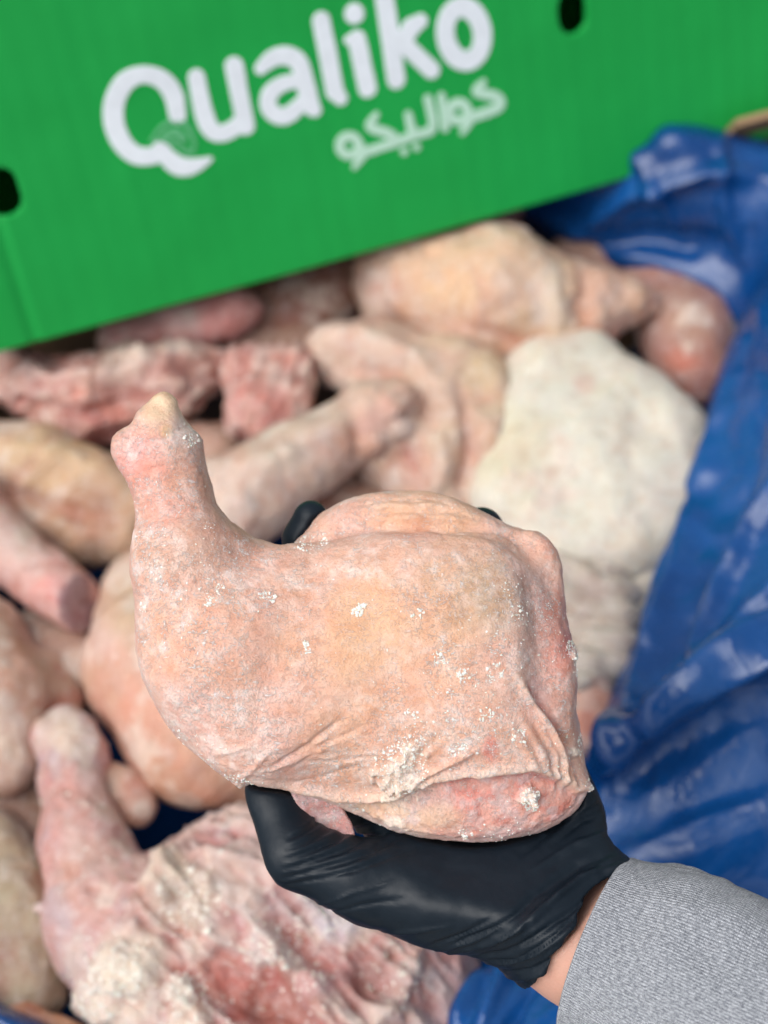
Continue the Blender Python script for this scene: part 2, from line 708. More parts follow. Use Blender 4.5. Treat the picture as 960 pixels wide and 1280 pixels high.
# carton body (brown), its walls follow the lid's yaw
yaw_dir = np.array([LW_R[0], LW_R[1], 0.0])
yaw_dir /= np.linalg.norm(yaw_dir)
yaw_nrm = np.array([-yaw_dir[1], yaw_dir[0], 0.0])      # away from the camera
carton = empty('cardboard_box', tuple(at(420, 700, 0)[:2]) + (FLOOR_Z + 0.004,))
tag(carton, 'brown cardboard box lined with a blue bag and full of frozen chicken', 'box')
c_back = at(960, 150, 0.060)
RIM = 0.055
CARD = 0.004
BW, BD = 0.62, 0.60                                       # carton width and depth
corner = c_back + yaw_dir * 0.05 + yaw_nrm * 0.050        # rear right corner
wall_h = (RIM - FLOOR_Z - 0.004)
zc = FLOOR_Z + 0.004 + wall_h / 2
up = np.array([0, 0, 1.0])


def carton_part(nm, c, half):
    v, f = box_mesh(c, (yaw_dir, yaw_nrm, up), half)
    return mesh_obj(nm, v, f, M_KRAFT, carton, smooth=False)


def cpt(a, b, z):
    """a metres left of the rear right corner, b metres toward the viewer"""
    p = corner - yaw_dir * a - yaw_nrm * b
    return np.array([p[0], p[1], z])


carton_part('wall', cpt(BW / 2, 0, zc), (BW / 2, CARD / 2, wall_h / 2))
carton_part('wall', cpt(0, BD / 2 + 0.004, zc), (CARD / 2, BD / 2, wall_h / 2))
carton_part('wall', cpt(BW, BD / 2 + 0.004, zc), (CARD / 2, BD / 2, wall_h / 2))
carton_part('wall', cpt(BW / 2, BD + 0.008, zc - 0.03), (BW / 2, CARD / 2, wall_h / 2 - 0.03))
carton_part('base', cpt(BW / 2, BD / 2, FLOOR_Z + 0.004 + CARD / 2), (BW / 2 - 0.006, BD / 2 - 0.006, CARD / 2))

fc = at(965, 160, 0.052)
fv, ff0 = box_mesh(fc, (yaw_dir, np.array([yaw_nrm[0] * .9, yaw_nrm[1] * .9, .436]), np.array([-yaw_nrm[0] * .436, -yaw_nrm[1] * .436, .9])), (0.036, 0.002, 0.030))
mesh_obj('flap', fv, ff0, M_KRAFT, carton, smooth=False)

# ------------------------------------------------------------------ green lid
lid = empty('box_lid', LW_o + LW_D * 0.08)
tag(lid, 'green cardboard box lid with white lettering leaning over the chicken', 'box lid')
V_BOT = float(np.mean([lid_uv(x, y)[1] for x, y in ((45, 421), (300, 352), (560, 268), (800, 184))])) + 0.007
U_L = lid_uv(-90, 300)[0]
U_R = lid_uv(985, 60)[0]
V_TOP = V_BOT - 0.225
hole_a = lid_uv(3, 240)
hole_b = lid_uv(713, 14)
T_CARD = 0.005


def panel_world(uvw):
    return LW_o + uvw[:, :1] * LW_R + uvw[:, 1:2] * LW_D + uvw[:, 2:3] * LW_N


def stadium(x, y, c, hx, hy, r):
    qx = np.maximum(np.abs(x - c[0]) - (hx - r), 0)
    qy = np.maximum(np.abs(y - c[1]) - (hy - r), 0)
    return np.hypot(qx, qy) - r


g, lo, vx = grid_points((U_L - 0.004, V_TOP - 0.004, -T_CARD - 0.003), (U_R + 0.004, V_BOT + 0.004, 0.003), (0.0015, 0.0015, 0.00125))
X, Y, Z = g[..., 0], g[..., 1], g[..., 2]
d = np.maximum(np.abs(X - (U_L + U_R) / 2) - (U_R - U_L) / 2, np.abs(Y - (V_TOP + V_BOT) / 2) - (V_BOT - V_TOP) / 2)
d = np.maximum(d, -stadium(X, Y, hole_a, 0.0085, 0.0125, 0.008))
d = np.maximum(d, -stadium(X, Y, hole_b, 0.0082, 0.0115, 0.008))
# pressed score line near the left corner, slight waviness of the lower cut edge
u_sc = lid_uv(30, 380)[0]
d = np.maximum(d, np.abs(Z + T_CARD / 2) - T_CARD / 2 + 0.0012 * np.exp(-((X - u_sc) / 0.003) ** 2))
v, f = surface_nets(d, lo, vx)
v = v.astype(float)
uvp = v[:, :2].copy()
# the card bows a little and its lower edge is slightly crushed
bow = 0.004 * np.sin((v[:, 0] - U_L) / (U_R - U_L) * math.pi) + 0.0016 * fbm(np.c_[v[:, :2] * 14, v[:, 2] * 0], 3, 5)
v[:, 2] += bow
front = mesh_obj('front_panel', panel_world(v), f[:, ::-1] if np.cross(LW_R, LW_D) @ LW_N < 0 else f, M_GREEN, lid, uv=uvp, smooth=False)


def lid_part(nm, uc, vc, wc, hu, hv, hw):
    c = LW_o + uc * LW_R + vc * LW_D + wc * LW_N
    vv, ff = box_mesh(c, (LW_R, LW_D, LW_N), (hu, hv, hw))
    q = (vv - LW_o)
    return mesh_obj(nm, vv, ff, M_GREEN, lid, smooth=False, uv=np.c_[q @ LW_R, q @ LW_D + q @ LW_N])


LD = 0.10
lid_part('side_panel', U_L + 0.0025, (V_TOP + V_BOT) / 2, -LD / 2 - 0.0055, 0.0025, (V_BOT - V_TOP) / 2 - 0.002, LD / 2)
lid_part('side_panel', U_R - 0.0025, (V_TOP + V_BOT) / 2, -LD / 2 - 0.0055, 0.0025, (V_BOT - V_TOP) / 2 - 0.002, LD / 2)
lid_part('top_panel', (U_L + U_R) / 2, V_TOP + 0.0045, -LD / 2 - 0.0055, (U_R - U_L) / 2 - 0.006, 0.0025, LD / 2)
lid_part('rear_panel', (U_L + U_R) / 2, (V_TOP + V_BOT) / 2, -LD - 0.009, (U_R - U_L) / 2 - 0.006, (V_BOT - V_TOP) / 2 - 0.004, 0.0025)


def ring(cx, cy, rx, ry, r, tilt=0, n=28, a0=0, a1=360):
    o = []
    for i in range(n + 1):
        a = math.radians(a0 + (a1 - a0) * i / n)
        x, y = rx * math.cos(a), ry * math.sin(a)
        c, s = math.cos(math.radians(tilt)), math.sin(math.radians(tilt))
        o.append((cx + x * c - y * s, cy + x * s + y * c, r))
    return o


def catmull(P, n):
    """P: (k, m, 3) control rows -> n samples along axis 0"""
    k = len(P)
    t = np.linspace(0, k - 1, n)
    i = np.clip(np.floor(t).astype(int), 0, k - 2)
    f = (t - i).reshape(-1, *([1] * (P.ndim - 1)))
    p0, p1, p2, p3 = P[np.maximum(i - 1, 0)], P[i], P[i + 1], P[np.minimum(i + 2, k - 1)]
    return 0.5 * ((2 * p1) + (-p0 + p2) * f + (2 * p0 - 5 * p1 + 4 * p2 - p3) * f ** 2 + (-p0 + 3 * p1 - 3 * p2 + p3) * f ** 3)


def glyph(strokes, crop, mat, nm='letter', h=0.0005):
    sc, ox, oy = crop
    st = []
    for s in strokes:
        q = []
        for (x, y, r) in s:
            px, py = x / sc + ox, y / sc + oy
            a, b = lid_uv(px, py)
            a2, _ = lid_uv(px + 1, py)
            q.append((a, b, r / sc * abs(a2 - a) * 0.90))
        if len(q) >= 4:
            q = [tuple(p) for p in catmull(np.array(q), 8 * len(q))]
        st.append(q)
    P = np.array([p for s in st for p in s])
    m = P[:, 2].max() + 0.002
    vox = (0.0007, 0.0007, 0.00035)
    g, lo, vx = grid_points((P[:, 0].min() - m, P[:, 1].min() - m, -0.0012), (P[:, 0].max() + m, P[:, 1].max() + m, 0.0016), vox)
    X, Y = g[:, :, 0, 0], g[:, :, 0, 1]
    d2 = np.full(X.shape, 1.0)
    for s in st:
        for a, b in zip(s[:-1], s[1:]):
            ex, ey = b[0] - a[0], b[1] - a[1]
            t = np.clip(((X - a[0]) * ex + (Y - a[1]) * ey) / max(ex * ex + ey * ey, 1e-12), 0, 1)
            d2 = np.minimum(d2, np.hypot(X - a[0] - ex * t, Y - a[1] - ey * t) - (a[2] + (b[2] - a[2]) * t))
        if len(s) == 1:
            d2 = np.minimum(d2, np.hypot(X - s[0][0], Y - s[0][1]) - s[0][2])
    Z = g[..., 2]
    d = np.maximum(np.repeat(d2[:, :, None], g.shape[2], 2), np.abs(Z - 0.0001) - h)
    v, f = surface_nets(d.astype(np.float32), lo, vx)
    v[:, 2] += 0.004 * np.sin((v[:, 0] - U_L) / (U_R - U_L) * math.pi) + 0.0016 * fbm(np.c_[v[:, :2] * 14, v[:, 2] * 0], 3, 5)
    return mesh_obj(nm, panel_world(v), f, mat, front, smooth=False)


C1 = (3.692, 110, 0)
C2 = (3.556, 370, 0)
C0 = (1.0, 0, 0)
glyph([[(408, 525, 46), (388, 430, 52), (335, 362, 50), (250, 338, 46), (168, 372, 52), (120, 460, 54), (117, 560, 55), (152, 650, 54), (215, 708, 50), (290, 712, 46), (345, 690, 40)],
       [(325, 680, 40), (395, 748, 52), (455, 762, 46), (520, 742, 28), (562, 722, 10)]], C1, M_INK)
glyph([[(495, 352, 46), (530, 520, 50), (562, 590, 48), (605, 608, 44), (660, 588, 44), (700, 550, 42)], [(668, 300, 50), (722, 575, 46)]], C1, M_INK)
glyph([[(324, 84, 9), (338, 72, 12), (355, 68, 13), (370, 75, 13), (377, 92, 13), (386, 128, 13), (392, 136, 9)],
       [(374, 99, 10), (352, 103, 11), (336, 115, 12), (334, 132, 12), (346, 143, 12), (361, 140, 12), (380, 122, 10)]], C0, M_INK)
glyph([[(105, 88, 46), (165, 400, 46), (190, 430, 36)]], C2, M_INK)
glyph([[(250, 55, 50)], [(225, 172, 24), (262, 170, 46), (308, 385, 46)]], C2, M_INK)
glyph([[(380, -40, 48), (435, 345, 46)], [(450, 205, 38), (500, 115, 46), (542, 88, 36)], [(470, 190, 42), (592, 305, 42)]], C2, M_INK)
glyph([ring(735, 145, 82, 120, 47, -8)], C2, M_INK)
glyph([[(283, 645, 6), (335, 580, 10), (400, 552, 14), (450, 575, 14), (485, 650, 10), (472, 705, 6)],
       [(283, 645, 6), (360, 640, 12), (430, 685, 10), (468, 706, 6)], [(345, 615, 14), (400, 600, 22), (440, 630, 16)], [(300, 640, 5), (420, 640, 5), (465, 690, 5)]], C1, M_INK3, 'leaf_emblem')
glyph([[(822, 358, 16), (792, 400, 24), (880, 425, 26), (888, 470, 26), (772, 512, 26)], ring(712, 490, 40, 40, 24, 0, 16), [(755, 500, 24), (755, 540, 22), (728, 582, 14)]], C2, M_INK2)
glyph([[(636, 422, 22), (652, 560, 22)]], C2, M_INK2)
glyph([[(575, 432, 22), (596, 560, 24), (520, 592, 24), (430, 625, 24), (300, 668, 24)], [(488, 502, 20), (508, 590, 24)],
       [(348, 502, 16), (320, 555, 24), (400, 585, 25), (432, 612, 24)], ring(228, 640, 42, 42, 24, 0, 16), [(275, 640, 24), (282, 690, 22), (250, 735, 14)]], C2, M_INK2)
glyph([[(470, 665, 20)]], C2, M_INK2, 'letter_dot')
glyph([[(525, 645, 20)]], C2, M_INK2, 'letter_dot')

# ------------------------------------------------------------------ blue liner bag


ST = [
    [(520, 330, -60), (545, 300, -25), (560, 285, -5), (575, 275, 5), (590, 265, 10), (600, 255, 0)],
    [(610, 310, -60), (640, 272, -20), (650, 256, 5), (660, 240, 25), (672, 226, 32), (680, 215, 20)],
    [(700, 350, -60), (730, 322, -15), (745, 278, 15), (765, 235, 42), (785, 196, 58), (800, 175, 40)],
    [(790, 395, -60), (835, 362, -15), (848, 300, 18), (850, 235, 55), (840, 168, 80), (835, 148, 60)],
    [(850, 430, -60), (908, 402, -10), (930, 330, 22), (945, 262, 55), (935, 186, 70), (938, 170, 55)],
    [(860, 440, -60), (918, 412, -5), (962, 340, 40), (1000, 285, 70), (1010, 215, 76), (1030, 205, 40)],
    [(850, 470, -60), (904, 450, 0), (938, 395, 48), (985, 345, 80), (1060, 320, 98), (1100, 310, 30)],
    [(835, 545, -60), (884, 535, 0), (925, 500, 45), (975, 470, 80), (1070, 440, 100), (1110, 430, 30)],
    [(810, 650, -60), (858, 640, 0), (905, 610, 42), (965, 580, 80), (1080, 550, 105), (1120, 545, 30)],
    [(760, 780, -50), (806, 770, 5), (860, 740, 45), (930, 700, 72), (1090, 650, 105), (1130, 640, 30)],
    [(715, 890, -40), (764, 880, 10), (815, 850, 48), (895, 790, 70), (1090, 720, 100), (1130, 715, 30)],
    [(690, 975, -20), (742, 962, 25), (795, 925, 72), (880, 872, 95), (1090, 775, 118), (1130, 770, 40)],
    [(690, 1010, -30), (730, 1005, 5), (800, 968, 35), (885, 930, 55), (1090, 850, 90), (1130, 845, 30)],
    [(600, 1150, -50), (650, 1130, -20), (760, 1095, 15), (880, 1050, 40), (1090, 985, 75), (1130, 980, 30)],
    [(545, 1215, -50), (592, 1222, 0), (680, 1200, 25), (800, 1160, 40), (1090, 1120, 72), (1130, 1120, 20)],
    [(520, 1290, -50), (556, 1292, 10), (650, 1280, 35), (800, 1275, 50), (1090, 1260, 78), (1130, 1260, 20)],
    [(470, 1380, -50), (500, 1400, 0), (560, 1430, 30), (700, 1450, 40), (1000, 1480, 60), (1050, 1500, 10)],
    [(200, 1360, -50), (210, 1390, -10), (220, 1430, 15), (230, 1460, 30), (240, 1500, 35), (245, 1520, 0)],
    [(90, 1280, -40), (66, 1290, 16), (40, 1330, 24), (10, 1370, 30), (-30, 1420, 35), (-50, 1440, 0)],
    [(-20, 1205, -40), (-34, 1228, 16), (-70, 1250, 24), (-120, 1270, 30), (-170, 1300, 35), (-190, 1310, 0)],
    [(-40, 1050, -40), (-70, 1060, 5), (-100, 1070, 20), (-140, 1080, 30), (-190, 1090, 35), (-210, 1095, 0)],
    [(-30, 880, -40), (-85, 890, 0), (-110, 890, 20), (-150, 890, 30), (-200, 890, 35), (-220, 890, 0)],
    [(-30, 700, -40), (-85, 700, 0), (-110, 700, 20), (-150, 700, 30), (-200, 700, 35), (-220, 700, 0)],
    [(-30, 540, -40), (-60, 540, 0), (-90, 540, 10), (-130, 530, 20), (-180, 520, 25), (-200, 520, 0)],
    [(-40, 440, -40), (-70, 430, 0), (-100, 420, 10), (-140, 410, 15), (-180, 400, 15), (-200, 400, 0)],
]
ctrl = np.array([[at(px, py, (h - 70 if i_ == 0 else h) / 1000.0) for i_, (px, py, h) in enumerate(row)] for row in ST])
NU, NV = 760, 190
gr = catmull(ctrl, NU)                                   # (NU, 6, 3)
gr = catmull(np.swapaxes(gr, 0, 1), NV)                  # (NV, NU, 3)
gv = gr.reshape(-1, 3)
ii, jj = np.meshgrid(np.arange(NV - 1), np.arange(NU - 1), indexing='ij')
q0 = (ii * NU + jj).ravel()
bf = np.stack([q0, q0 + 1, q0 + NU + 1, q0 + NU], 1)
bn = vert_normals(gv, bf)
if bn[:, 2].mean() < 0:
    bf = bf[:, ::-1]
    bn = -bn
vv_, uu_ = np.meshgrid(np.linspace(0, 1, NV), np.linspace(0, 1, NU), indexing='ij')
uu_, vv_ = uu_.ravel(), vv_.ravel()
# gathers run along the side of the carton, crumples on top
pu = np.c_[uu_ * 16.5 + vv_ * 2.0, vv_ * 9 + 0.6 * np.sin(uu_ * 40), np.zeros(len(uu_))]
fold = ridged(pu + 0.5 * fbm(pu * 1.3, 2, 4)[:, None], 2, 11, 0.4)
pc = np.c_[gv * 20]
cr = ridged(pc + 0.7 * fbm(pc * 0.7, 2, 9)[:, None], 3, 21, 0.5)
amp = smoothstep(0.10, 0.30, vv_)
side = smoothstep(0.17, 0.24, uu_)
BX, BY = project(gv)
fld = np.zeros(len(gv))
for (pl_, w_, h_) in (([(930, 430), (905, 540), (872, 660), (835, 770), (800, 870), (778, 940)], 9, 7), ([(960, 470), (925, 600), (880, 730), (830, 850), (800, 915)], 13, -8),
                      ([(1000, 560), (940, 660), (890, 760), (850, 850)], 10, 5), ([(1060, 720), (960, 800), (880, 858), (800, 915), (745, 962)], 11, 9), ([(1060, 800), (960, 868), (860, 925), (770, 985)], 18, -8),
                      ([(1060, 660), (970, 740), (900, 810)], 9, 4), ([(960, 1000), (860, 1040), (770, 1075)], 16, 3), ([(600, 1290), (640, 1210), (660, 1150)], 7, 5), ([(570, 1290), (615, 1215)], 5, 5), ([(630, 1290), (670, 1225)], 8, -4),
                      ([(720, 290), (790, 240), (880, 215), (960, 225)], 14, 6), ([(700, 320), (800, 300), (900, 305)], 14, -5), ([(790, 190), (830, 240), (850, 300)], 10, 4), ([(900, 180), (905, 250), (930, 320)], 10, 4)):
    dd_, tt_ = poly_dist(BX, BY, pl_)
    dd_ = dd_ + 9 * fbm(gv * 45, 2, int(pl_[0][0]))
    fld += 0.0017 * h_ * np.exp(-(dd_ / w_) ** 2) * np.sin(np.clip(tt_, 0.03, 0.97) * math.pi) ** 0.4
calm = 1 - 0.75 * smoothstep(940, 1010, BY) * smoothstep(700, 760, BX)
gv = gv + bn * fld[:, None]
gv = gv + bn * (calm * (0.0009 * fold * (0.35 + 0.65 * side) + 0.0004 * cr) * amp)[:, None]
fp = [cpt(0.012, 0.012, 0), cpt(BW - 0.012, 0.012, 0), cpt(BW - 0.012, BD - 0.012, 0), cpt(0.012, BD - 0.012, 0)]
nf = 60
fa, fb = np.meshgrid(np.linspace(0, 1, nf), np.linspace(0, 1, nf), indexing='ij')
fg = ((fp[0] * (1 - fa[..., None]) + fp[1] * fa[..., None]) * (1 - fb[..., None]) + (fp[3] * (1 - fa[..., None]) + fp[2] * fa[..., None]) * fb[..., None]).reshape(-1, 3)
fg[:, 2] = FLOOR_Z + 0.016 + 0.004 * fbm(fg * 30, 3, 2)
ii, jj = np.meshgrid(np.arange(nf - 1), np.arange(nf - 1), indexing='ij')
q0 = (ii * nf + jj).ravel()
ff_ = np.stack([q0, q0 + nf, q0 + nf + 1, q0 + 1], 1)
bag = mesh_obj('liner_bag', gv, bf, M_BAG)
mesh_obj('bag_bottom', fg, ff_, M_BAGB, bag)
tag(bag, 'crumpled glossy blue plastic liner bag along the right side of the box', 'plastic bag')
sol = bag.modifiers.new('thickness', 'SOLIDIFY')
sol.thickness = 0.0004

# ------------------------------------------------------------------ chicken pieces in the carton
GROUP = 'frozen chicken legs heaped in the box'


def piece(name, label, prims, base, spots=(), second=None, k=26, vox=4.8, lumps=3.0, rough=0.0, wr=None, cut=None, frost=0.75,
          seed=1, mottling=0.35, cat='chicken leg', rough_zone=None, ridges=(), bumps=(), fibre=None, rs=0.85, crease=0.9):
    s0 = pile_depth(prims[0][1][0] if prims[0][0] == 'c' else prims[0][1], prims[0][1][1] if prims[0][0] == 'c' else prims[0][2]) / FPX
    sd = []
    lo = np.full(3, 1e9)
    hi = -lo
    for p in prims:
        if p[0] == 'c':
            pts = []
            for (px, py, h, r) in p[1:]:
                s = pile_depth(px, py, h * s0) / FPX
                w = at(px, py, h * s0)
                pts.append((w, r * s))
                lo = np.minimum(lo, w - r * s)
                hi = np.maximum(hi, w + r * s)
            sd.append(('c', pts))
        else:
            _, px, py, h, ang, ra, rb, rc = p
            s = pile_depth(px, py, h * s0) / FPX
            w = at(px, py, h * s0)
            a = math.radians(ang)
            ax = np.array([(math.cos(a), -math.sin(a), 0), (math.sin(a), math.cos(a), 0), (0, 0, 1)])
            sd.append(('e', w, ax, (ra * s, rb * s, rc * s)))
            m = max(ra, rb, rc) * s
            m3 = np.array([m, m, rc * s])
            lo = np.minimum(lo, w - m3)
            hi = np.maximum(hi, w + m3)
    pad = 14 * s0
    g, lo, vx = grid_points(lo - pad, hi + pad, vox * s0)
    d = None
    for p in sd:
        if p[0] == 'c':
            if len(p[1]) == 1:
                e = sd_cone(g, p[1][0][0], p[1][0][1], p[1][0][0] + 1e-4, p[1][0][1])
            else:
                e = None
                for a, b in zip(p[1][:-1], p[1][1:]):
                    q = sd_cone(g, a[0], a[1], b[0], b[1])
                    e = q if e is None else smin(e, q, k * 0.5 * s0)
        else:
            e = sd_ell(g, p[1], p[2], p[3])
        d = e if d is None else smin(d, e, k * s0)
    cut_w = None
    if cut:
        (cx, cy, ch), (nx_, ny_, nz_) = cut
        cp = at(cx, cy, ch * s0)
        cn = np.array([nx_, -ny_, nz_], float)
        cn /= np.linalg.norm(cn)
        cut_w = (cp, cn)
        d = smax(d, (g - cp.astype(np.float32)) @ cn.astype(np.float32), 5 * s0)
    v, f = surface_nets(d, lo, vx)
    v = smooth_verts(v, f, 2, 0.5)
    n = vert_normals(v, f)
    pn = v * 1000.0 / 26.0
    disp = lumps * fbm(pn * 0.9, 3, seed) + 0.55 * lumps * fbm(pn * 2.4, 3, seed + 1.5)
    disp0 = disp.copy()
    X, Y = project(v)
    zone = np.ones(len(v))
    if rough_zone is not None:
        zone = np.zeros(len(v))
        for (zx, zy, zr) in rough_zone:
            zone = np.maximum(zone, smoothstep(zr * 1.15, zr * 0.75, np.hypot(X - zx, Y - zy)))
    if rough:
        wp = pn * rs + 0.6 * np.c_[fbm(pn * 1.2, 2, seed + 5), fbm(pn * 1.2, 2, seed + 6), fbm(pn * 1.2, 2, seed + 7)]
        disp = disp + zone * rough * (ridged(wp, 5, seed + 9, 0.5) - 1.0 + 0.6 * fbm(pn * 5, 3, seed + 4))
    if wr is not None:
        ang, wl, am = wr
        a = math.radians(ang)
        q = (v[:, 0] * math.cos(a) + v[:, 1] * math.sin(a)) * 1000.0 / wl + 1.2 * fbm(pn * 0.7, 3, seed + 2)
        disp = disp + am * (np.abs(np.sin(q * math.pi)) - 0.5) * (0.5 + 1.0 * np.clip(fbm(pn * 0.8, 2, seed + 3) + 0.5, 0, 1))
    rid_c = []
    for rg_ in ridges:
        pl_, wdt, ht = rg_[:3]
        dd, tt = poly_dist(X, Y, pl_)
        dd = dd + 8 * fbm(pn * 1.5, 3, seed + 31)
        w = np.exp(-(dd / wdt) ** 2) * np.sin(np.clip(tt, 0.03, 0.97) * math.pi) ** 0.4
        disp = disp + ht * w
        if len(rg_) > 3:
            rid_c.append((w * 0.6, rg_[3]))
    if fibre is not None:
        ang, am = fibre
        a = math.radians(ang)
        al = v[:, 0] * math.cos(a) + v[:, 1] * math.sin(a)
        ac = -v[:, 0] * math.sin(a) + v[:, 1] * math.cos(a)
        fp_ = np.c_[al / 0.030, ac / 0.006, v[:, 2] / 0.010] + 0.7 * fbm(pn * 0.9, 2, seed + 66)[:, None]
        fb_ = ridged(fp_, 3, seed + 67, 0.5) - 0.9
        disp = disp + zone * am * fb_
        rid_c.append((zone * smoothstep(0.1, -0.7, fb_) * 0.5, (186, 104, 98)))
        rid_c.append((zone * smoothstep(0.25, 0.7, fb_) * 0.5, (230, 208, 200)))
    # skin creases: thin warped furrows with soft swellings between them
    cw = pn * 0.55 + 0.9 * np.c_[fbm(pn * 0.6, 2, seed + 81), fbm(pn * 0.6, 2, seed + 82), fbm(pn * 0.6, 2, seed + 83)]
    furrow = smoothstep(0.10, 0.0, np.abs(vnoise(cw, seed + 85))) * smoothstep(-0.1, 0.15, fbm(pn * 0.5, 2, seed + 86))
    disp = disp - crease * furrow
    bump_c = []
    for (bx, by, br, bh, bc, bw) in bumps:
        dd = np.hypot(X - bx, Y - by) * (1 + 0.6 * fbm(pn * 1.6, 3, seed + int(bx) % 37))
        w = smoothstep(br, br * 0.5, dd)
        disp = disp + w * bh * (1 + 0.5 * fbm(pn * 4, 3, seed + 51))
        bump_c.append((w * bw * (1 + 0.6 * fbm(pn * 4, 3, seed + 52)), bc))
    v = v + n * (disp / 1000.0)[:, None]
    base = lin(np.asarray(base) * (1.0, 1.0, 1.03))
    c = np.tile(base, (len(v), 1))
    if second is None:
        second = [(196, 120, 100)]
    for j, sc in enumerate(second):
        w = smoothstep(0.02, 0.32, fbm(pn * (0.8 + 0.5 * j), 4, seed + 40 + j * 7)) * mottling
        c = c * (1 - w[:, None]) + lin(sc) * w[:, None]
    if rough:
        cav = smoothstep(-0.1, -1.3, (disp - disp0) / max(rough, 1e-6)) * zone
        whit = smoothstep(0.35, 0.9, (disp - disp0) / max(rough, 1e-6)) * zone
        c = c * (1 - 0.55 * cav[:, None]) + lin((170, 78, 70)) * 0.55 * cav[:, None]
        c = c * (1 - 0.6 * whit[:, None]) + lin((226, 210, 196)) * 0.6 * whit[:, None]
    for (sx, sy, sr, sc, sw) in spots:
        dd = np.hypot(X - sx, Y - sy) * (1 + 0.35 * fbm(pn * 1.3, 3, seed + 77))
        w = smoothstep(sr, sr * 0.35, dd) * sw
        c = c * (1 - w[:, None]) + lin(sc) * w[:, None]
    w = furrow * 0.45 * min(1.0, crease / 0.9)
    c = c * (1 - w[:, None]) + lin((200, 134, 118)) * w[:, None]
    w = smoothstep(0.16, 0.34, fbm(pn * 1.1, 5, seed + 91, 0.62)) * 0.6
    c = c * (1 - w[:, None]) + lin((232, 216, 202)) * w[:, None]
    for w, bc in rid_c + bump_c:
        w = np.clip(w, 0, 1)[:, None]
        c = c * (1 - w) + lin(bc) * w
    if cut_w is not None:
        w = smoothstep(-2.5 * s0, -0.5 * s0, (v - cut_w[0]) @ cut_w[1])
        mm = lin((150, 112, 122)) * (1 + 0.5 * fbm(pn * 4, 3, 3))[:, None]
        c = c * (1 - w[:, None]) + mm * w[:, None]
    o = mesh_obj(name, v, f, M_SKIN, col=np.clip(c * 0.9, 0, 0.9), frost=np.full(len(v), frost))
    tag(o, label, cat, GROUP)
    return o


Q = 'chicken_leg_quarter'
piece(Q, 'pale cream leg quarter beside the blue bag on the right', [
    ('e', 738, 572, 6, 62, 172, 124, 66), ('c', (690, 452, 16, 30), (735, 452, 16, 32), (790, 500, 12, 40), (842, 545, 6, 42), (838, 610, 2, 42)),
    ('c', (672, 480, 18, 34), (636, 560, 16, 38), (628, 620, 12, 36), (700, 690, 2, 44)), ('c', (838, 610, 2, 42), (770, 670, 2, 50))],
    (230, 227, 206), [(690, 490, 60, (232, 230, 216), .6), (640, 560, 70, (222, 214, 180), .6), (690, 590, 16, (196, 150, 130), .5),
                      (730, 480, 22, (214, 170, 160), .45), (840, 600, 60, (205, 204, 196), .7)], [(226, 212, 180)], lumps=2.4, frost=.4, seed=3, mottling=.35, crease=0.2, k=44,
    ridges=[([(655, 470), (690, 440), (740, 440)], 14, 2), ([(810, 490), (790, 560), (800, 650)], 22, -3), ([(840, 520), (860, 580), (850, 640)], 14, 2)])
piece(Q, 'large orange-tinged leg quarter at the back, its tip pointing right', [
    ('c', (515, 352, 20, 74), (620, 372, 24, 90), (715, 392, 20, 62)), ('c', (740, 378, 24, 40), (785, 378, 26, 32), (812, 378, 24, 17))],
    (220, 184, 152), [(560, 345, 70, (232, 190, 146), .7), (640, 330, 60, (236, 200, 168), .6), (690, 400, 60, (214, 186, 150), .6), (770, 380, 40, (222, 190, 170), .6),
                      (475, 360, 40, (206, 150, 132), .6), (805, 378, 26, (226, 178, 140), .7)], [(214, 150, 124)], lumps=4.5, seed=5, mottling=.45,
    ridges=[([(735, 340), (728, 380), (740, 425)], 12, -7, (200, 140, 120)), ([(480, 320), (470, 370), (500, 420)], 14, -4), ([(690, 330), (700, 400), (690, 440)], 14, 4, (230, 214, 190)), ([(560, 400), (620, 420), (680, 440)], 10, -3, (206, 140, 120))])
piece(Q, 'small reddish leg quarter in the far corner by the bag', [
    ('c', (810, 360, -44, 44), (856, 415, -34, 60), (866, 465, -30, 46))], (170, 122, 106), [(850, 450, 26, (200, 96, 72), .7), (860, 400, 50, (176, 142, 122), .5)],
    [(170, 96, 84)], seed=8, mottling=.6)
piece(Q, 'wrinkled beige leg quarter lying in the middle of the heap', [
    ('c', (420, 448, 5, 38), (480, 455, 8, 48), (565, 492, 8, 62), (575, 560, 2, 62)), ('c', (480, 455, 5, 48), (500, 560, -5, 60), (560, 610, -5, 50))],
    (212, 178, 152), [(600, 470, 40, (214, 186, 140), .6), (610, 560, 40, (206, 150, 126), .6), (470, 450, 40, (222, 190, 172), .5), (520, 590, 45, (206, 140, 128), .5)],
    [(200, 140, 122), (224, 200, 172)], wr=(-30, 17, 0.8), lumps=6, seed=12, mottling=.6,
    ridges=[([(395, 428), (450, 418), (520, 448), (552, 490)], 14, 7, (228, 204, 186)), ([(430, 460), (500, 480), (540, 530)], 12, -8, (196, 128, 112)), ([(606, 445), (622, 500), (604, 580)], 13, 6, (222, 196, 160)), ([(575, 480), (588, 560), (575, 620)], 9, -7, (194, 128, 110)),
            ([(545, 520), (555, 580), (540, 620)], 9, 5, (226, 200, 180)), ([(615, 555), (596, 612)], 8, 4, (226, 196, 176)), ([(500, 540), (520, 600)], 10, -5, (200, 120, 112))])
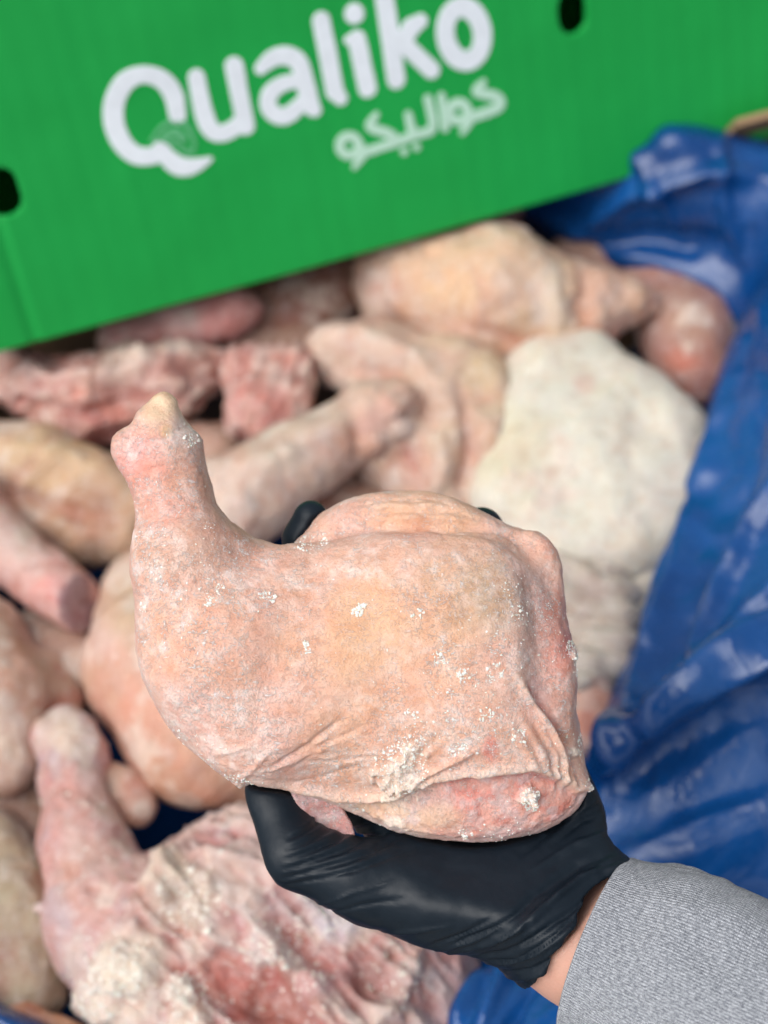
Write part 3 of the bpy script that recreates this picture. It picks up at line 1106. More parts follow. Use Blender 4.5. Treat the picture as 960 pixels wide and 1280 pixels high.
d_m = piece('chicken_drumstick', 'pale drumstick with knobbly end, right behind the held leg', [
    ('c', (290, 628, 34, 66), (370, 580, 36, 54), (425, 548, 40, 46), (468, 524, 42, 50), (490, 512, 40, 38))],
    (216, 186, 164), [(470, 510, 40, (220, 178, 158), .7), (440, 550, 26, (214, 160, 128), .6), (350, 560, 50, (226, 206, 186), .6), (505, 535, 18, (226, 214, 206), .5)],
    [(206, 150, 132)], lumps=4, seed=15, ridges=[([(432, 498), (452, 545), (448, 580)], 11, -5, (206, 150, 128)), ([(300, 590), (370, 560), (430, 520)], 12, 3, (230, 212, 196))],
    bumps=[(496, 500, 26, 5, (224, 180, 160), .6), (506, 536, 20, 4, (226, 206, 196), .6), (470, 560, 18, 3, (206, 146, 120), .6)])
piece('chicken_thigh', 'thigh with raw pink frosted end behind the pale drumstick', [
    ('c', (310, 462, 20, 32), (316, 515, 24, 38), (360, 500, 24, 34), (362, 462, 20, 30), (312, 470, 20, 36))], (212, 160, 146), [(310, 490, 40, (214, 120, 112), .7), (350, 470, 24, (236, 214, 206), .7), (375, 470, 16, (170, 60, 64), .7)],
    [(206, 110, 104), (232, 206, 196)], rough=2.0, fibre=(80, 2.0), seed=18, mottling=.6)
piece('chicken_back_piece', 'ragged pink leg portion with torn meat under the lid, left', [
    ('c', (25, 478, 0, 42), (100, 500, 2, 58), (190, 488, 0, 48), (262, 462, -4, 34))], (214, 166, 148),
    [(70, 470, 40, (206, 170, 166), .6), (110, 500, 50, (222, 150, 132), .6), (160, 455, 40, (220, 206, 186), .6), (40, 450, 30, (120, 96, 110), .6), (30, 500, 30, (226, 200, 190), .5)],
    [(206, 120, 104), (226, 200, 186)], rough=2.2, fibre=(12, 3.0), lumps=6, seed=21, mottling=.6, k=30,
    ridges=[([(10, 440), (60, 470), (140, 470), (230, 450)], 12, 6, (226, 190, 176)), ([(20, 500), (90, 520), (180, 510)], 10, -6, (190, 104, 92)), ([(140, 445), (200, 450), (270, 440)], 10, 5, (224, 208, 190))])
piece('chicken_drumstick', 'pink drumstick end peeping out from under the green lid', [
    ('c', (150, 428, 4, 30), (230, 404, 18, 34), (284, 392, 24, 34), (304, 388, 24, 27))], (226, 168, 162), [(270, 390, 44, (230, 150, 146), .7), (230, 400, 30, (226, 196, 190), .6)],
    [(196, 110, 108)], rough=1.2, seed=24)
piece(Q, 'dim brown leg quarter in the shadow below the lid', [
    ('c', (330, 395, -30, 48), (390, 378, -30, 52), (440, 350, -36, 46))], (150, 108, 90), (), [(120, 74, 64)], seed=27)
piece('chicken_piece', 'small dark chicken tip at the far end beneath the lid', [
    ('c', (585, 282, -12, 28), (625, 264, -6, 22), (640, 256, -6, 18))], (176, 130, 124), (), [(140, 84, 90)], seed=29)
piece(Q, 'tan leg quarter on the left behind the held knuckle', [
    ('c', (-40, 572, -12, 54), (50, 588, -10, 56), (120, 612, -14, 44), (168, 632, -20, 34)), ('c', (20, 640, -34, 46), (100, 660, -34, 48), (160, 665, -36, 40))], (208, 172, 138),
    [(60, 580, 80, (218, 184, 136), .6), (110, 640, 50, (176, 120, 96), .6)], [(190, 140, 112)], seed=31, lumps=4.5, ridges=[([(-10, 610), (60, 632), (140, 652)], 11, -7, (176, 104, 84)), ([(0, 560), (70, 566), (130, 590)], 14, 3, (224, 196, 156))])
b_c = piece('chicken_drumstick', 'drumstick sawn through the bone, pointing in from the left', [
    ('c', (-60, 622, 20, 52), (10, 690, 22, 42), (70, 732, 22, 38), (125, 768, 22, 36))], (222, 172, 160),
    [(20, 680, 50, (224, 196, 186), .7), (60, 740, 40, (226, 150, 142), .7)], [(206, 120, 112)], cut=((104, 756, 22), (0.80, 0.42, 0.42)), seed=34, rough=0.6)
piece(Q, 'speckled tan leg quarter half cut off by the left edge', [
    ('c', (-40, 815, 10, 74), (-12, 880, 14, 76), (2, 950, 16, 48)), ('c', (60, 840, -12, 26), (80, 880, -14, 26))], (206, 172, 148),
    [(10, 830, 50, (206, 150, 124), .6), (30, 950, 40, (216, 196, 176), .6)], [(190, 134, 110)], seed=37, rough=.5)
piece(Q, 'smooth rounded peach leg quarter just left of the held leg', [
    ('c', (190, 745, -6, 66), (208, 830, 0, 100), (262, 905, 0, 106), (340, 930, -10, 80))], (214, 172, 144),
    [(120, 800, 40, (226, 196, 186), .7), (170, 760, 60, (206, 180, 150), .6), (180, 890, 50, (220, 150, 128), .6), (230, 980, 70, (200, 146, 120), .6)], [(206, 140, 116)], seed=41, lumps=3, frost=.35)
piece('chicken_drumstick', 'short knuckle end poking up behind the big ragged leg', [
    ('c', (120, 975, -10, 30), (160, 992, 0, 29), (170, 1010, 0, 26))], (214, 180, 156), [(178, 1012, 16, (236, 226, 216), .7), (165, 985, 20, (206, 130, 112), .5)], [(206, 140, 120)], seed=44)
piece(Q, 'greenish beige leg quarter at the lower left edge', [
    ('c', (-20, 1070, -26, 60), (10, 1150, -26, 76), (20, 1230, -30, 66))], (192, 176, 146), [(20, 1140, 60, (186, 178, 150), .7)], [(170, 130, 110), (206, 190, 160)], seed=47, rough=.8)
piece('chicken_piece', 'orange chicken scrap in the bottom left corner', [
    ('c', (-30, 1262, -2, 24), (30, 1272, 0, 22), (90, 1300, 0, 22))], (216, 160, 120), (), [(190, 110, 84), (230, 200, 170)], rough=1.2, seed=49)
piece(Q, 'loose-skinned grey-white leg quarter under the pale cream one', [
    ('c', (690, 745, -18, 60), (740, 760, -18, 56), (760, 815, -20, 46), (720, 860, -20, 52))], (200, 190, 172), [(770, 770, 40, (196, 192, 176), .6), (735, 740, 30, (180, 150, 140), .5)],
    [(160, 140, 134), (220, 214, 200)], wr=(70, 15, 4.6), lumps=4, seed=52, mottling=.5)
piece('chicken_piece', 'white skin end tucked between the pale quarter and the bag', [
    ('c', (830, 650, -16, 34), (812, 705, -18, 30), (792, 752, -20, 28))], (206, 202, 184), (), [(186, 176, 160)], wr=(60, 22, 2), seed=55)
piece('chicken_piece', 'orange-pink chicken end against the bag behind the held thigh', [
    ('c', (690, 860, -22, 44), (735, 880, -20, 38), (730, 915, -20, 34))], (214, 166, 142), [(735, 905, 24, (196, 96, 76), .6)], [(206, 130, 106)], seed=58)
big = piece(Q, 'big ragged leg quarter at lower left, its raw frosted underside up', [
    ('c', (88, 945, 30, 34), (90, 975, 30, 40), (100, 1050, 30, 56), (128, 1140, 30, 72), (190, 1215, 20, 92)),
    ('c', (66, 918, 30, 26), (76, 905, 30, 18)), ('c', (100, 930, 32, 28), (112, 938, 30, 22)),
    ('c', (190, 1170, 15, 100), (330, 1140, 12, 122), (460, 1190, 0, 104), (520, 1225, -10, 80)), ('c', (235, 1290, 10, 90), (420, 1290, 0, 110), (510, 1290, -10, 70))],
    (210, 160, 152),
    [(90, 1000, 60, (214, 160, 152), .6), (110, 1090, 70, (220, 174, 158), .6), (80, 920, 30, (226, 196, 166), .7),
     (170, 1200, 60, (228, 214, 196), .85), (150, 1260, 60, (230, 216, 196), .7), (210, 1110, 50, (206, 186, 164), .7), (250, 1180, 40, (226, 214, 200), .7),
     (240, 1060, 40, (214, 170, 164), .6), (268, 1215, 42, (190, 104, 92), .6), (335, 1250, 50, (170, 96, 86), .6), (280, 1190, 30, (226, 214, 206), .5), (360, 1130, 50, (206, 186, 190), .6),
     (330, 1060, 60, (206, 176, 172), .5), (430, 1200, 50, (190, 120, 118), .6), (500, 1210, 50, (190, 150, 146), .6), (545, 1230, 30, (206, 190, 190), .6)],
    [(176, 112, 110), (224, 212, 206), (196, 176, 186)], k=34, vox=3.0, lumps=4, rough=1.7, fibre=(-38, 2.6), seed=61, mottling=.7, rs=0.8, bumps=[(235, 1128, 50, 6, (206, 190, 172), .8), (150, 1212, 46, 5, (236, 222, 204), .9), (125, 1250, 36, 4, (232, 216, 200), .8), (228, 1238, 22, 5, (232, 220, 206), .8), (345, 1258, 56, -6, (168, 88, 80), .75), (285, 1212, 34, -3, (196, 112, 104), .6), (330, 1180, 34, 4, (222, 206, 202), .7), (420, 1140, 46, 3, (198, 192, 206), .7), (460, 1230, 40, -4, (160, 104, 102), .6), (505, 1215, 26, 5, (214, 190, 186), .7), (235, 1280, 40, 5, (230, 206, 186), .7), (50, 1135, 9, 3, (236, 220, 214), .8), (395, 1230, 26, 5, (216, 160, 160), .7), (330, 1040, 40, 3, (214, 186, 180), .6)], frost=.8,
    rough_zone=[(300, 1150, 150), (420, 1200, 150), (240, 1230, 110), (320, 1060, 60)],
    ridges=[([(150, 1190), (180, 1120), (230, 1060), (300, 1010)], 14, 6), ([(200, 1085), (260, 1072), (330, 1085), (372, 1122)], 9, 6), ([(345, 1185), (368, 1240), (425, 1280)], 9, 7), ([(420, 1215), (470, 1262), (540, 1285)], 9, 6), ([(520, 1180), (500, 1240)], 9, 5), ([(180, 1150), (250, 1085), (330, 1060)], 12, 4), ([(310, 1130), (350, 1200), (420, 1270)], 16, 6),
            ([(270, 1250), (340, 1255), (400, 1290)], 22, -10), ([(190, 1170), (210, 1105), (270, 1100), (290, 1150), (240, 1185)], 18, 5), ([(160, 1230), (240, 1265), (330, 1300)], 16, 5)])
# frost crust crumbled over the ragged leg
ICO = np.array([(-0.52573, 0.85065, 0), (0.52573, 0.85065, 0), (-0.52573, -0.85065, 0), (0.52573, -0.85065, 0), (0, -0.52573, 0.85065), (0, 0.52573, 0.85065), (0, -0.52573, -0.85065), (0, 0.52573, -0.85065), (0.85065, 0, -0.52573), (0.85065, 0, 0.52573), (-0.85065, 0, -0.52573), (-0.85065, 0, 0.52573)])
ICF = np.array([(0, 11, 5), (0, 5, 1), (0, 1, 7), (0, 7, 10), (0, 10, 11), (1, 5, 9), (5, 11, 4), (11, 10, 2), (10, 7, 6), (7, 1, 8), (3, 9, 4), (3, 4, 2), (3, 2, 6), (3, 6, 8), (3, 8, 9), (4, 9, 5), (2, 4, 11), (6, 2, 10), (8, 6, 7), (9, 8, 1)])
bm_ = big.data
bco = np.zeros(len(bm_.vertices) * 3, np.float32)
bm_.vertices.foreach_get('co', bco)
bco = bco.reshape(-1, 3) + np.array(big['_o'])
bx_, by_ = project(bco)
up_ = np.where((bco[:, 2] > -0.01))[0]
wb = np.full(len(up_), 0.02)
for (cx, cy, r_, a_) in ((150, 1212, 55, 3), (125, 1250, 40, 2), (235, 1128, 60, 2), (230, 1240, 40, 3), (330, 1180, 60, 1.5), (420, 1140, 70, 1.2), (500, 1215, 60, 1), (250, 1275, 60, 2), (395, 1235, 50, 1), (110, 935, 20, .2)):
    wb += a_ * smoothstep(r_, r_ * 0.3, np.hypot(bx_[up_] - cx, by_[up_] - cy))
cv, cf = [], []
for i, pi in enumerate(rng.choice(up_, 2200, p=wb / wb.sum())):
    r_ = 0.00025 + 0.0006 * rng.random() ** 2
    cv.append(bco[pi] + ICO * (0.5 + rng.random((12, 1))) * r_ * (0.5 + rng.random(3)))
    cf.append(ICF + 12 * i)
fc_ = mesh_obj('frost_crumbs', np.concatenate(cv), np.concatenate(cf), M_FROST, big, smooth=False)
fc_['kind'] = 'stuff'

# deeper pieces glimpsed between the upper ones
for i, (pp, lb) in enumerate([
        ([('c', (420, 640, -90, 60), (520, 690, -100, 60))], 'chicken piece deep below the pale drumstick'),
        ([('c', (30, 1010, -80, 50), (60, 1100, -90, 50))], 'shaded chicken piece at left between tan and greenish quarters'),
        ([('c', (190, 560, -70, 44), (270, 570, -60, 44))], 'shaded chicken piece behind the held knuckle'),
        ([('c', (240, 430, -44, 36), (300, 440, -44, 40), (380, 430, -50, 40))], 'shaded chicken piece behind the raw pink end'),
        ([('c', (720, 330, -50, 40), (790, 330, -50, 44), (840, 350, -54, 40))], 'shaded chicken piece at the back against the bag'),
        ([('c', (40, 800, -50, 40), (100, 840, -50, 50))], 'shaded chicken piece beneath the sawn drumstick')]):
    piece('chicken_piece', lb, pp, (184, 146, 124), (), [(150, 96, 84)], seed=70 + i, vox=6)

# ------------------------------------------------------------------ the held leg quarter
S = HELD_D / FPX               # metres per photograph pixel at the held leg
HB = np.array([480.0, 640.0])


def held_world(v):
    """(px, py, toward viewer in px) -> world"""
    c = np.c_[(v[:, 0] - 480) * S, -(v[:, 1] - 640) * S, -HELD_D + v[:, 2] * S]
    return to_world(c)


SIL = [(206, 486), (222, 500), (230, 520), (240, 535), (256, 548), (258, 572), (264, 600), (272, 632), (288, 650), (318, 667), (350, 677),
       (376, 668), (394, 644), (428, 622), (474, 611), (530, 609), (572, 622), (608, 642), (640, 655), (672, 664), (690, 672), (703, 686), (709, 705), (709, 740), (711, 772), (719, 820), (722, 850),
       (721, 890), (729, 915), (738, 945), (741, 972), (734, 995), (722, 1012), (700, 1030), (672, 1044), (636, 1051), (590, 1056), (545, 1050), (500, 1042), (462, 1032), (430, 1018), (398, 1002), (366, 990),
       (332, 984), (300, 980), (276, 966), (256, 946), (238, 934), (222, 920), (208, 900), (200, 876), (186, 842), (177, 808), (170, 772), (166, 730), (165, 690), (169, 655), (168, 628), (160, 604), (147, 588),
       (137, 566), (138, 545), (150, 532), (161, 528), (168, 508), (186, 491)]
lo, hi = (118, 470, -150), (760, 1080, 150)
g, lo, vx = grid_points(lo, hi, 2.7)
X, Y, Z = g[..., 0], g[..., 1], g[..., 2]
I3 = np.eye(3)


def rot2(a):
    a = math.radians(a)
    return np.array([(math.cos(a), math.sin(a), 0), (-math.sin(a), math.cos(a), 0), (0, 0, 1)])


d = sd_cone(g, (203, 565, 2), 50, (216, 620, 2), 52)
d = smin(d, sd_cone(g, (168, 560, 8), 32, (176, 575, 8), 34), 14)
d = smin(d, sd_cone(g, (226, 556, -4), 32, (230, 570, -4), 30), 12)
d = smin(d, sd_cone(g, (200, 525, -2), 34, (207, 505, 0), 21), 14)
d = smin(d, sd_cone(g, (216, 620, 2), 52, (240, 700, 6), 76), 20)
d = smin(d, sd_cone(g, (262, 712, 0), 56, (340, 740, 0), 62), 30)
d = smin(d, sd_cone(g, (236, 700, 6), 74, (275, 810, 8), 108), 20)
d = smin(d, sd_cone(g, (275, 810, 8), 108, (325, 880, 4), 104), 20)
d = smin(d, sd_ell(g, (500, 830, 10), rot2(9), (218, 160, 94)), 46)
d = smin(d, sd_ell(g, (575, 850, 6), rot2(60), (200, 118, 90)), 46)
d = smin(d, sd_ell(g, (592, 768, -4), rot2(10), (98, 104, 80)), 40)
d = smin(d, sd_cone(g, (320, 800, 2), 88, (410, 830, 6), 92), 40)
d = smin(d, sd_ell(g, (688, 830, -26), rot2(84), (180, 48, 48)), 16)
d = smin(d, sd_ell(g, (600, 1000, -6), rot2(-4), (150, 64, 68)), 26)
d = smin(d, sd_ell(g, (400, 960, -18), rot2(22), (120, 60, 58)), 26)
roll = sd_ell(g, (518, 706, -44), rot2(5), (160, 100, 62))
d = smin(d, roll, 5)
d = smin(d, sd_ell(g, (672, 704, -44), rot2(45), (66, 36, 30)), 18)
sil = sd_poly2(X, Y, SIL)
held_sdf = smax(d, sil, 16)
v, f = surface_nets(held_sdf.astype(np.float32), lo, vx)
v = smooth_verts(v, f, 2, 0.5)
n = vert_normals(v, f)
x, y, z = v[:, 0], v[:, 1], v[:, 2]
fr_ = smoothstep(-0.15, 0.35, n[:, 2])                 # faces the viewer's side
pn = v / 60.0
disp = 4.0 * fbm(pn, 3, 2) + 1.9 * fbm(pn * 3.0, 3, 6) + 0.9 * fbm(pn * 8, 3, 8)


def line(pl, w, h, warp=4.0, taper=0.5):
    dd, t = poly_dist(x, y, pl)
    dd = dd + warp * fbm(pn * 3, 2, len(pl) + int(pl[0][0]))
    return h * np.exp(-(dd / w) ** 2) * (np.sin(np.clip(t, 0.02, 0.98) * math.pi) ** taper) * fr_


disp += line([(390, 690), (368, 760), (345, 840), (325, 910), (318, 950)], 24, -5)
disp += line([(640, 668), (664, 720), (672, 790), (668, 850), (662, 885)], 22, -13)
disp += line([(640, 836), (660, 868), (680, 900), (694, 935), (700, 972)], 6, 10, 1.5)
disp += line([(656, 846), (676, 876), (696, 908), (708, 948)], 5, -10, 1.5)
disp += line([(628, 890), (655, 930), (672, 972)], 5, 4, 3)
disp += line([(640, 880), (668, 925), (688, 975)], 5, 5, 3)
for k_ in range(7):
    o_ = k_ * 7
    disp += line([(660 + o_ * 0.9, 890 + k_ * 3), (682 + o_ * 0.7, 935), (684 + o_ * 0.8, 978)], 3.4, (5.0 if k_ % 2 else -4.5), 2)
disp += line([(398, 668), (460, 656), (530, 653), (600, 660), (650, 684)], 7, -9, 3)
disp += line([(430, 648), (490, 638), (560, 638), (612, 652)], 5, -5, 3)
disp += line([(470, 660), (540, 656), (605, 668)], 5, -4, 3)
disp += line([(420, 634), (480, 624), (540, 622), (590, 640)], 4, -3, 3)
# knuckle folds round the ankle
for k_ in range(9):
    yy = 585 + k_ * 8
    disp += line([(150, yy + 16), (195, yy + 4), (235, yy - 6), (262, yy - 8)], 3.0, -2.6, 5)
disp += line([(150, 533), (175, 548), (215, 545), (245, 530)], 6, -4, 4)
# small frozen creases across the lower drumstick and thigh
for k_ in range(26):
    cx, cy = 300 + rng.random() * 250, 900 + rng.random() * 70
    ln = 25 + 40 * rng.random()
    aa = -0.35 + 0.3 * rng.standard_normal()
    disp += line([(cx - ln * math.cos(aa), cy - ln * math.sin(aa)), (cx, cy + 3), (cx + ln * math.cos(aa), cy + ln * math.sin(aa))], 3.0, 2.4 * rng.standard_normal(), 3)
# cut edge of the skin: below it the bare meat lies lower
LIP = [(300, 966), (340, 976), (380, 986), (420, 996), (462, 1002), (505, 992), (540, 979), (600, 971), (655, 966), (690, 978), (718, 998), (745, 1000)]
lx, ly = np.array(LIP).T
lip_y = np.interp(x, lx, ly) - 14 * smoothstep(440, 560, x) + 5 * fbm(np.c_[x / 18, x * 0, x * 0], 3, 13)
below = smoothstep(-3, 4, y - lip_y) * fr_ * smoothstep(300, 345, x) * smoothstep(742, 730, x)
disp += -9.0 * below + 5.0 * np.exp(-((y - lip_y + 5) / 6.0) ** 2) * fr_ * smoothstep(300, 345, x)
meat = below * smoothstep(500, 560, x)
fat = below * (1 - smoothstep(500, 560, x))
disp += below * 3.0 * fbm(pn * 5, 4, 15)
# lumps of packed frost
clump = np.zeros(len(v))
for (cx, cy, r_, hh) in ((500, 956, 30, 7), (512, 925, 16, 4), (656, 986, 15, 12), (487, 985, 16, 5), (300, 980, 12, 4), (715, 815, 10, 4), (712, 935, 9, 4), (490, 1030, 18, 3)):
    dd = np.hypot(x - cx, y - cy) * (1 + 0.8 * fbm(pn * 5, 3, 19))
    w = smoothstep(r_, r_ * 0.45, dd) * fr_
    clump = np.maximum(clump, w)
    disp += w * hh * (0.7 + 1.6 * np.clip(fbm(pn * 9, 3, 23) + 0.3, 0, 1))
v = v + n * disp[:, None]
# colours
c = np.tile(lin((224, 178, 158)), (len(v), 1))


def paint(w, col):
    global c
    w = np.clip(w, 0, 1)[:, None]
    c = c * (1 - w) + lin(col) * w


def spot(cx, cy, r_, col, wt=0.7, sy=1.0):
    dd = np.hypot(x - cx, (y - cy) / sy) * (1 + 0.45 * fbm(pn * 2.2, 3, int(cx) % 50))
    paint(smoothstep(r_, r_ * 0.25, dd) * wt, col)


spot(500, 820, 170, (224, 176, 144), .75)
spot(460, 770, 80, (220, 172, 128), .45)
spot(560, 730, 80, (206, 164, 128), .55)
spot(610, 740, 60, (186, 160, 132), .7)
spot(270, 800, 110, (228, 176, 150), .7)
spot(250, 880, 70, (230, 182, 172), .7)
spot(235, 690, 80, (206, 162, 142), .7)
spot(290, 672, 60, (186, 146, 128), .7)  # shade on the right of the drumstick neck, put into the colour
spot(440, 940, 120, (230, 178, 150), .6)
spot(340, 930, 70, (226, 176, 162), .6)
spot(175, 575, 55, (232, 160, 152), .85)
spot(205, 620, 60, (226, 160, 142), .75)
spot(240, 610, 40, (206, 158, 138), .6)
spot(206, 508, 38, (228, 200, 166), .9)
spot(216, 540, 14, (220, 180, 110), .6)
spot(236, 540, 24, (232, 214, 204), .75, 1.5)
spot(525, 640, 110, (228, 184, 148), .8, 0.4)
spot(520, 665, 50, (210, 150, 136), .5, 0.3)
spot(668, 770, 44, (176, 146, 138), .75, 2.6)  # shade of the right-hand valley painted into the skin, with the next spot
spot(668, 860, 26, (156, 126, 128), .65, 1.6)
spot(700, 790, 40, (216, 142, 128), .8, 2.4)
spot(708, 800, 22, (196, 92, 84), .7)
spot(700, 880, 44, (206, 156, 142), .7, 1.3)
spot(690, 680, 24, (216, 150, 130), .7)
spot(606, 921, 15, (206, 84, 70), .8, 1.4)
spot(665, 935, 50, (218, 170, 146), .6)
spot(520, 890, 60, (214, 160, 130), .5)
spot(376, 770, 40, (206, 158, 128), .5, 2.5)
paint(meat * 0.85, (222, 158, 146))
paint(meat * smoothstep(0.0, 0.3, fbm(pn * 3.5, 4, 33)) * .6, (208, 116, 106))
paint(fat * 0.8, (222, 192, 164))
paint(below * smoothstep(0.05, 0.3, fbm(pn * 4, 4, 35)) * .55, (214, 196, 196))
spot(545, 1010, 40, (212, 180, 150), .7, .7)
spot(520, 990, 40, (196, 160, 160), .6, .6)
spot(640, 1040, 60, (222, 182, 180), .7, .35)
dd_, tt_ = poly_dist(x, y, [(640, 836), (660, 868), (680, 900), (694, 935), (700, 972)])
paint(np.exp(-(dd_ / 5.0) ** 2) * .5 * fr_, (236, 202, 180))
dd_, tt_ = poly_dist(x, y, [(656, 846), (676, 876), (696, 908), (708, 948)])
paint(np.exp(-(dd_ / 4.0) ** 2) * .5 * fr_, (190, 96, 84))
dd_, tt_ = poly_dist(x, y, [(540, 968), (600, 960), (655, 956), (690, 969)])
paint(np.exp(-(dd_ / 4.0) ** 2) * .55 * fr_, (176, 84, 84))
lipw = np.exp(-((y - lip_y + 6) / 7.0) ** 2) * fr_ * smoothstep(300, 345, x)
paint(lipw * .5, (234, 212, 196))
for (cx, cy, r_, sy_, wt) in ((240, 890, 70, .8, .75), (300, 930, 70, .6, .8), (420, 960, 90, .35, .75), (350, 730, 70, .5, .6), (470, 700, 110, .3, .65), (620, 730, 70, .8, .6), (640, 830, 50, 1.2, .55), (215, 700, 60, 1.0, .6), (560, 900, 80, .6, .6),
                              (180, 560, 40, .8, .5), (330, 880, 50, .6, .7), (480, 870, 70, .5, .45), (600, 1035, 100, .2, .6), (700, 850, 30, 1.8, .5), (520, 800, 60, .5, .35), (690, 720, 24, 1.2, .5)):
    near_ = smoothstep(r_ * 1.25, r_ * 0.2, np.hypot(x - cx, (y - cy) / sy_))
    a_ = 0.35 + 0.5 * rng.random()
    sx_ = np.c_[(x * math.cos(a_) - y * math.sin(a_)) / 34, (x * math.sin(a_) + y * math.cos(a_)) / 11, z / 20]
    pat = smoothstep(0.02, 0.26, fbm(sx_, 4, int(cx) % 41, 0.62)) * 0.6 + smoothstep(0.04, 0.24, fbm(pn * 5.5, 4, int(cx) % 31, 0.65)) * 0.6
    paint(np.clip(near_ * pat * wt, 0, .85) * fr_, (240, 222, 214))
paint(clump * .9, (238, 222, 206))
edge = smoothstep(-14, 0, sd_poly2(x, y, SIL)) * smoothstep(640, 900, y)
paint(edge * .5, (234, 210, 206))
frost_a = np.full(len(v), 1.05)
frost_a += 0.55 * smoothstep(0, 0.3, fbm(pn * 1.6, 3, 51))
frost_a *= 1 - 0.55 * smoothstep(150, 40, np.hypot(x - 450, y - 800))
frost_a *= 1 - 0.5 * smoothstep(90, 30, np.hypot(x - 520, (y - 640) * 2.2))
frost_a *= 1 - 0.8 * smoothstep(36, 20, np.hypot(x - 206, y - 505))
frost_a *= 1 - 0.45 * meat
held = empty('chicken_leg_quarter', held_world(np.array([[470, 800, 0.0]]))[0])
tag(held, 'frosted whole leg quarter held up in the black gloved hand', 'chicken leg', GROUP)
skin_o = mesh_obj('skin', held_world(v), f, M_HELD, held, col=np.clip(c * 1.06, 0, 0.92), frost=frost_a)
HV, HN = v.copy(), vert_normals(v, f)

# frost crumbs stuck to the skin
ICO = [(-0.52573, 0.85065, 0), (0.52573, 0.85065, 0), (-0.52573, -0.85065, 0), (0.52573, -0.85065, 0), (0, -0.52573, 0.85065), (0, 0.52573, 0.85065), (0, -0.52573, -0.85065), (0, 0.52573, -0.85065), (0.85065, 0, -0.52573), (0.85065, 0, 0.52573), (-0.85065, 0, -0.52573), (-0.85065, 0, 0.52573)]
ICF = [(0, 11, 5), (0, 5, 1), (0, 1, 7), (0, 7, 10), (0, 10, 11), (1, 5, 9), (5, 11, 4), (11, 10, 2), (10, 7, 6), (7, 1, 8), (3, 9, 4), (3, 4, 2), (3, 2, 6), (3, 6, 8), (3, 8, 9), (4, 9, 5), (2, 4, 11), (6, 2, 10), (8, 6, 7), (9, 8, 1)]
ICO, ICF = np.array(ICO), np.array(ICF)
front_i = np.where(HN[:, 2] > 0.15)[0]
wts = np.full(len(front_i), 0.10)
hx, hy = HV[front_i, 0], HV[front_i, 1]
for (cx, cy, r_, a_) in ((500, 950, 45, 9), (512, 915, 45, 4), (656, 986, 16, 40), (600, 900, 90, 2.2), (640, 780, 90, 2.0), (560, 850, 80, 1.5), (250, 700, 70, 1.4), (470, 1000, 60, 2), (700, 940, 50, 2), (712, 812, 16, 10), (240, 540, 30, 2), (380, 672, 30, 5), (640, 1040, 60, 2), (250, 920, 60, 1.5)):
    wts += a_ * smoothstep(r_, r_ * 0.3, np.hypot(hx - cx, hy - cy))
wts *= 1 - smoothstep(34, 24, np.hypot(hx - 206, hy - 505))
pick = list(rng.choice(front_i, 1500, p=wts / wts.sum()))
size = [0.5 + 0.8 * rng.random() ** 2 for _ in pick]
# flakes: little heaps of crumbs frozen together
for (cx, cy, r_, n_) in ((450, 758, 7, 22), (454, 752, 5, 10), (388, 795, 4, 10), (390, 803, 4, 8), (190, 755, 7, 14), (338, 740, 6, 14), (346, 744, 4, 8), (562, 922, 7, 12), (574, 918, 6, 10), (500, 950, 34, 90), (512, 930, 26, 50),
                        (656, 986, 13, 70), (660, 996, 9, 20), (384, 678, 10, 14), (406, 674, 8, 12), (274, 746, 6, 10), (285, 732, 6, 10), (575, 832, 9, 18), (546, 812, 8, 14), (712, 806, 8, 24), (717, 822, 7, 18), (720, 838, 6, 10),
                        (640, 760, 10, 14), (610, 830, 12, 18), (600, 880, 10, 16), (520, 760, 8, 8), (512, 880, 9, 12), (640, 905, 12, 18), (208, 905, 8, 14), (300, 972, 20, 30), (580, 1035, 10, 16), (735, 980, 8, 14), (724, 925, 7, 16), (244, 552, 10, 20)):
    dd = np.hypot(hx - cx, hy - cy)
    near = front_i[dd < r_]
    if len(near):
        for pi in rng.choice(near, n_ * 2):
            pick.append(pi)
            size.append(0.6 + 1.3 * rng.random() ** 1.5)
cv, cf = [], []
for i, (pi, r_) in enumerate(zip(pick, size)):
    jit = ICO * (0.55 + 0.9 * rng.random((12, 1))) * r_
    jit = jit * (0.4 + rng.random(3) * 1.3)
    nn = HN[pi]
    jit = jit - nn * (jit @ nn)[:, None] * 0.45
    cv.append(HV[pi] + nn * r_ * 0.1 + rng.standard_normal(3) * 0.8 * (1 - np.abs(nn)) + jit)
    cf.append(ICF + 12 * i)
crumbs = mesh_obj('frost_crumbs', held_world(np.concatenate(cv)), np.concatenate(cf), M_FROST, held, smooth=False)
crumbs['kind'] = 'stuff'

# torn skin flap hanging between finger and palm
g2, lo2, vx2 = grid_points((350, 975, -30), (470, 1080, 40), 2.4)
fl = sd_poly2(g2[..., 0], g2[..., 1], [(360, 985), (420, 1000), (440, 1030), (446, 1056), (428, 1056), (404, 1048), (384, 1030)])
zc2 = -4 + 6 * np.sin(g2[..., 0] / 17.0) + 5 * np.sin(g2[..., 1] / 13.0)
v2, f2 = surface_nets(smax(fl, np.abs(g2[..., 2] - zc2) - 5, 4).astype(np.float32), lo2, vx2)
n2 = vert_normals(v2, f2)
v2 = v2 + n2 * (3 * fbm(v2 / 14, 4, 3))[:, None]
w2 = smoothstep(-.1, .25, fbm(v2 / 12, 3, 8))[:, None]
mesh_obj('skin_flap', held_world(v2), f2, M_HELD, held, col=lin((214, 170, 172)) * (1 - w2) + lin((206, 150, 146)) * w2, frost=np.full(len(v2), 1.1))

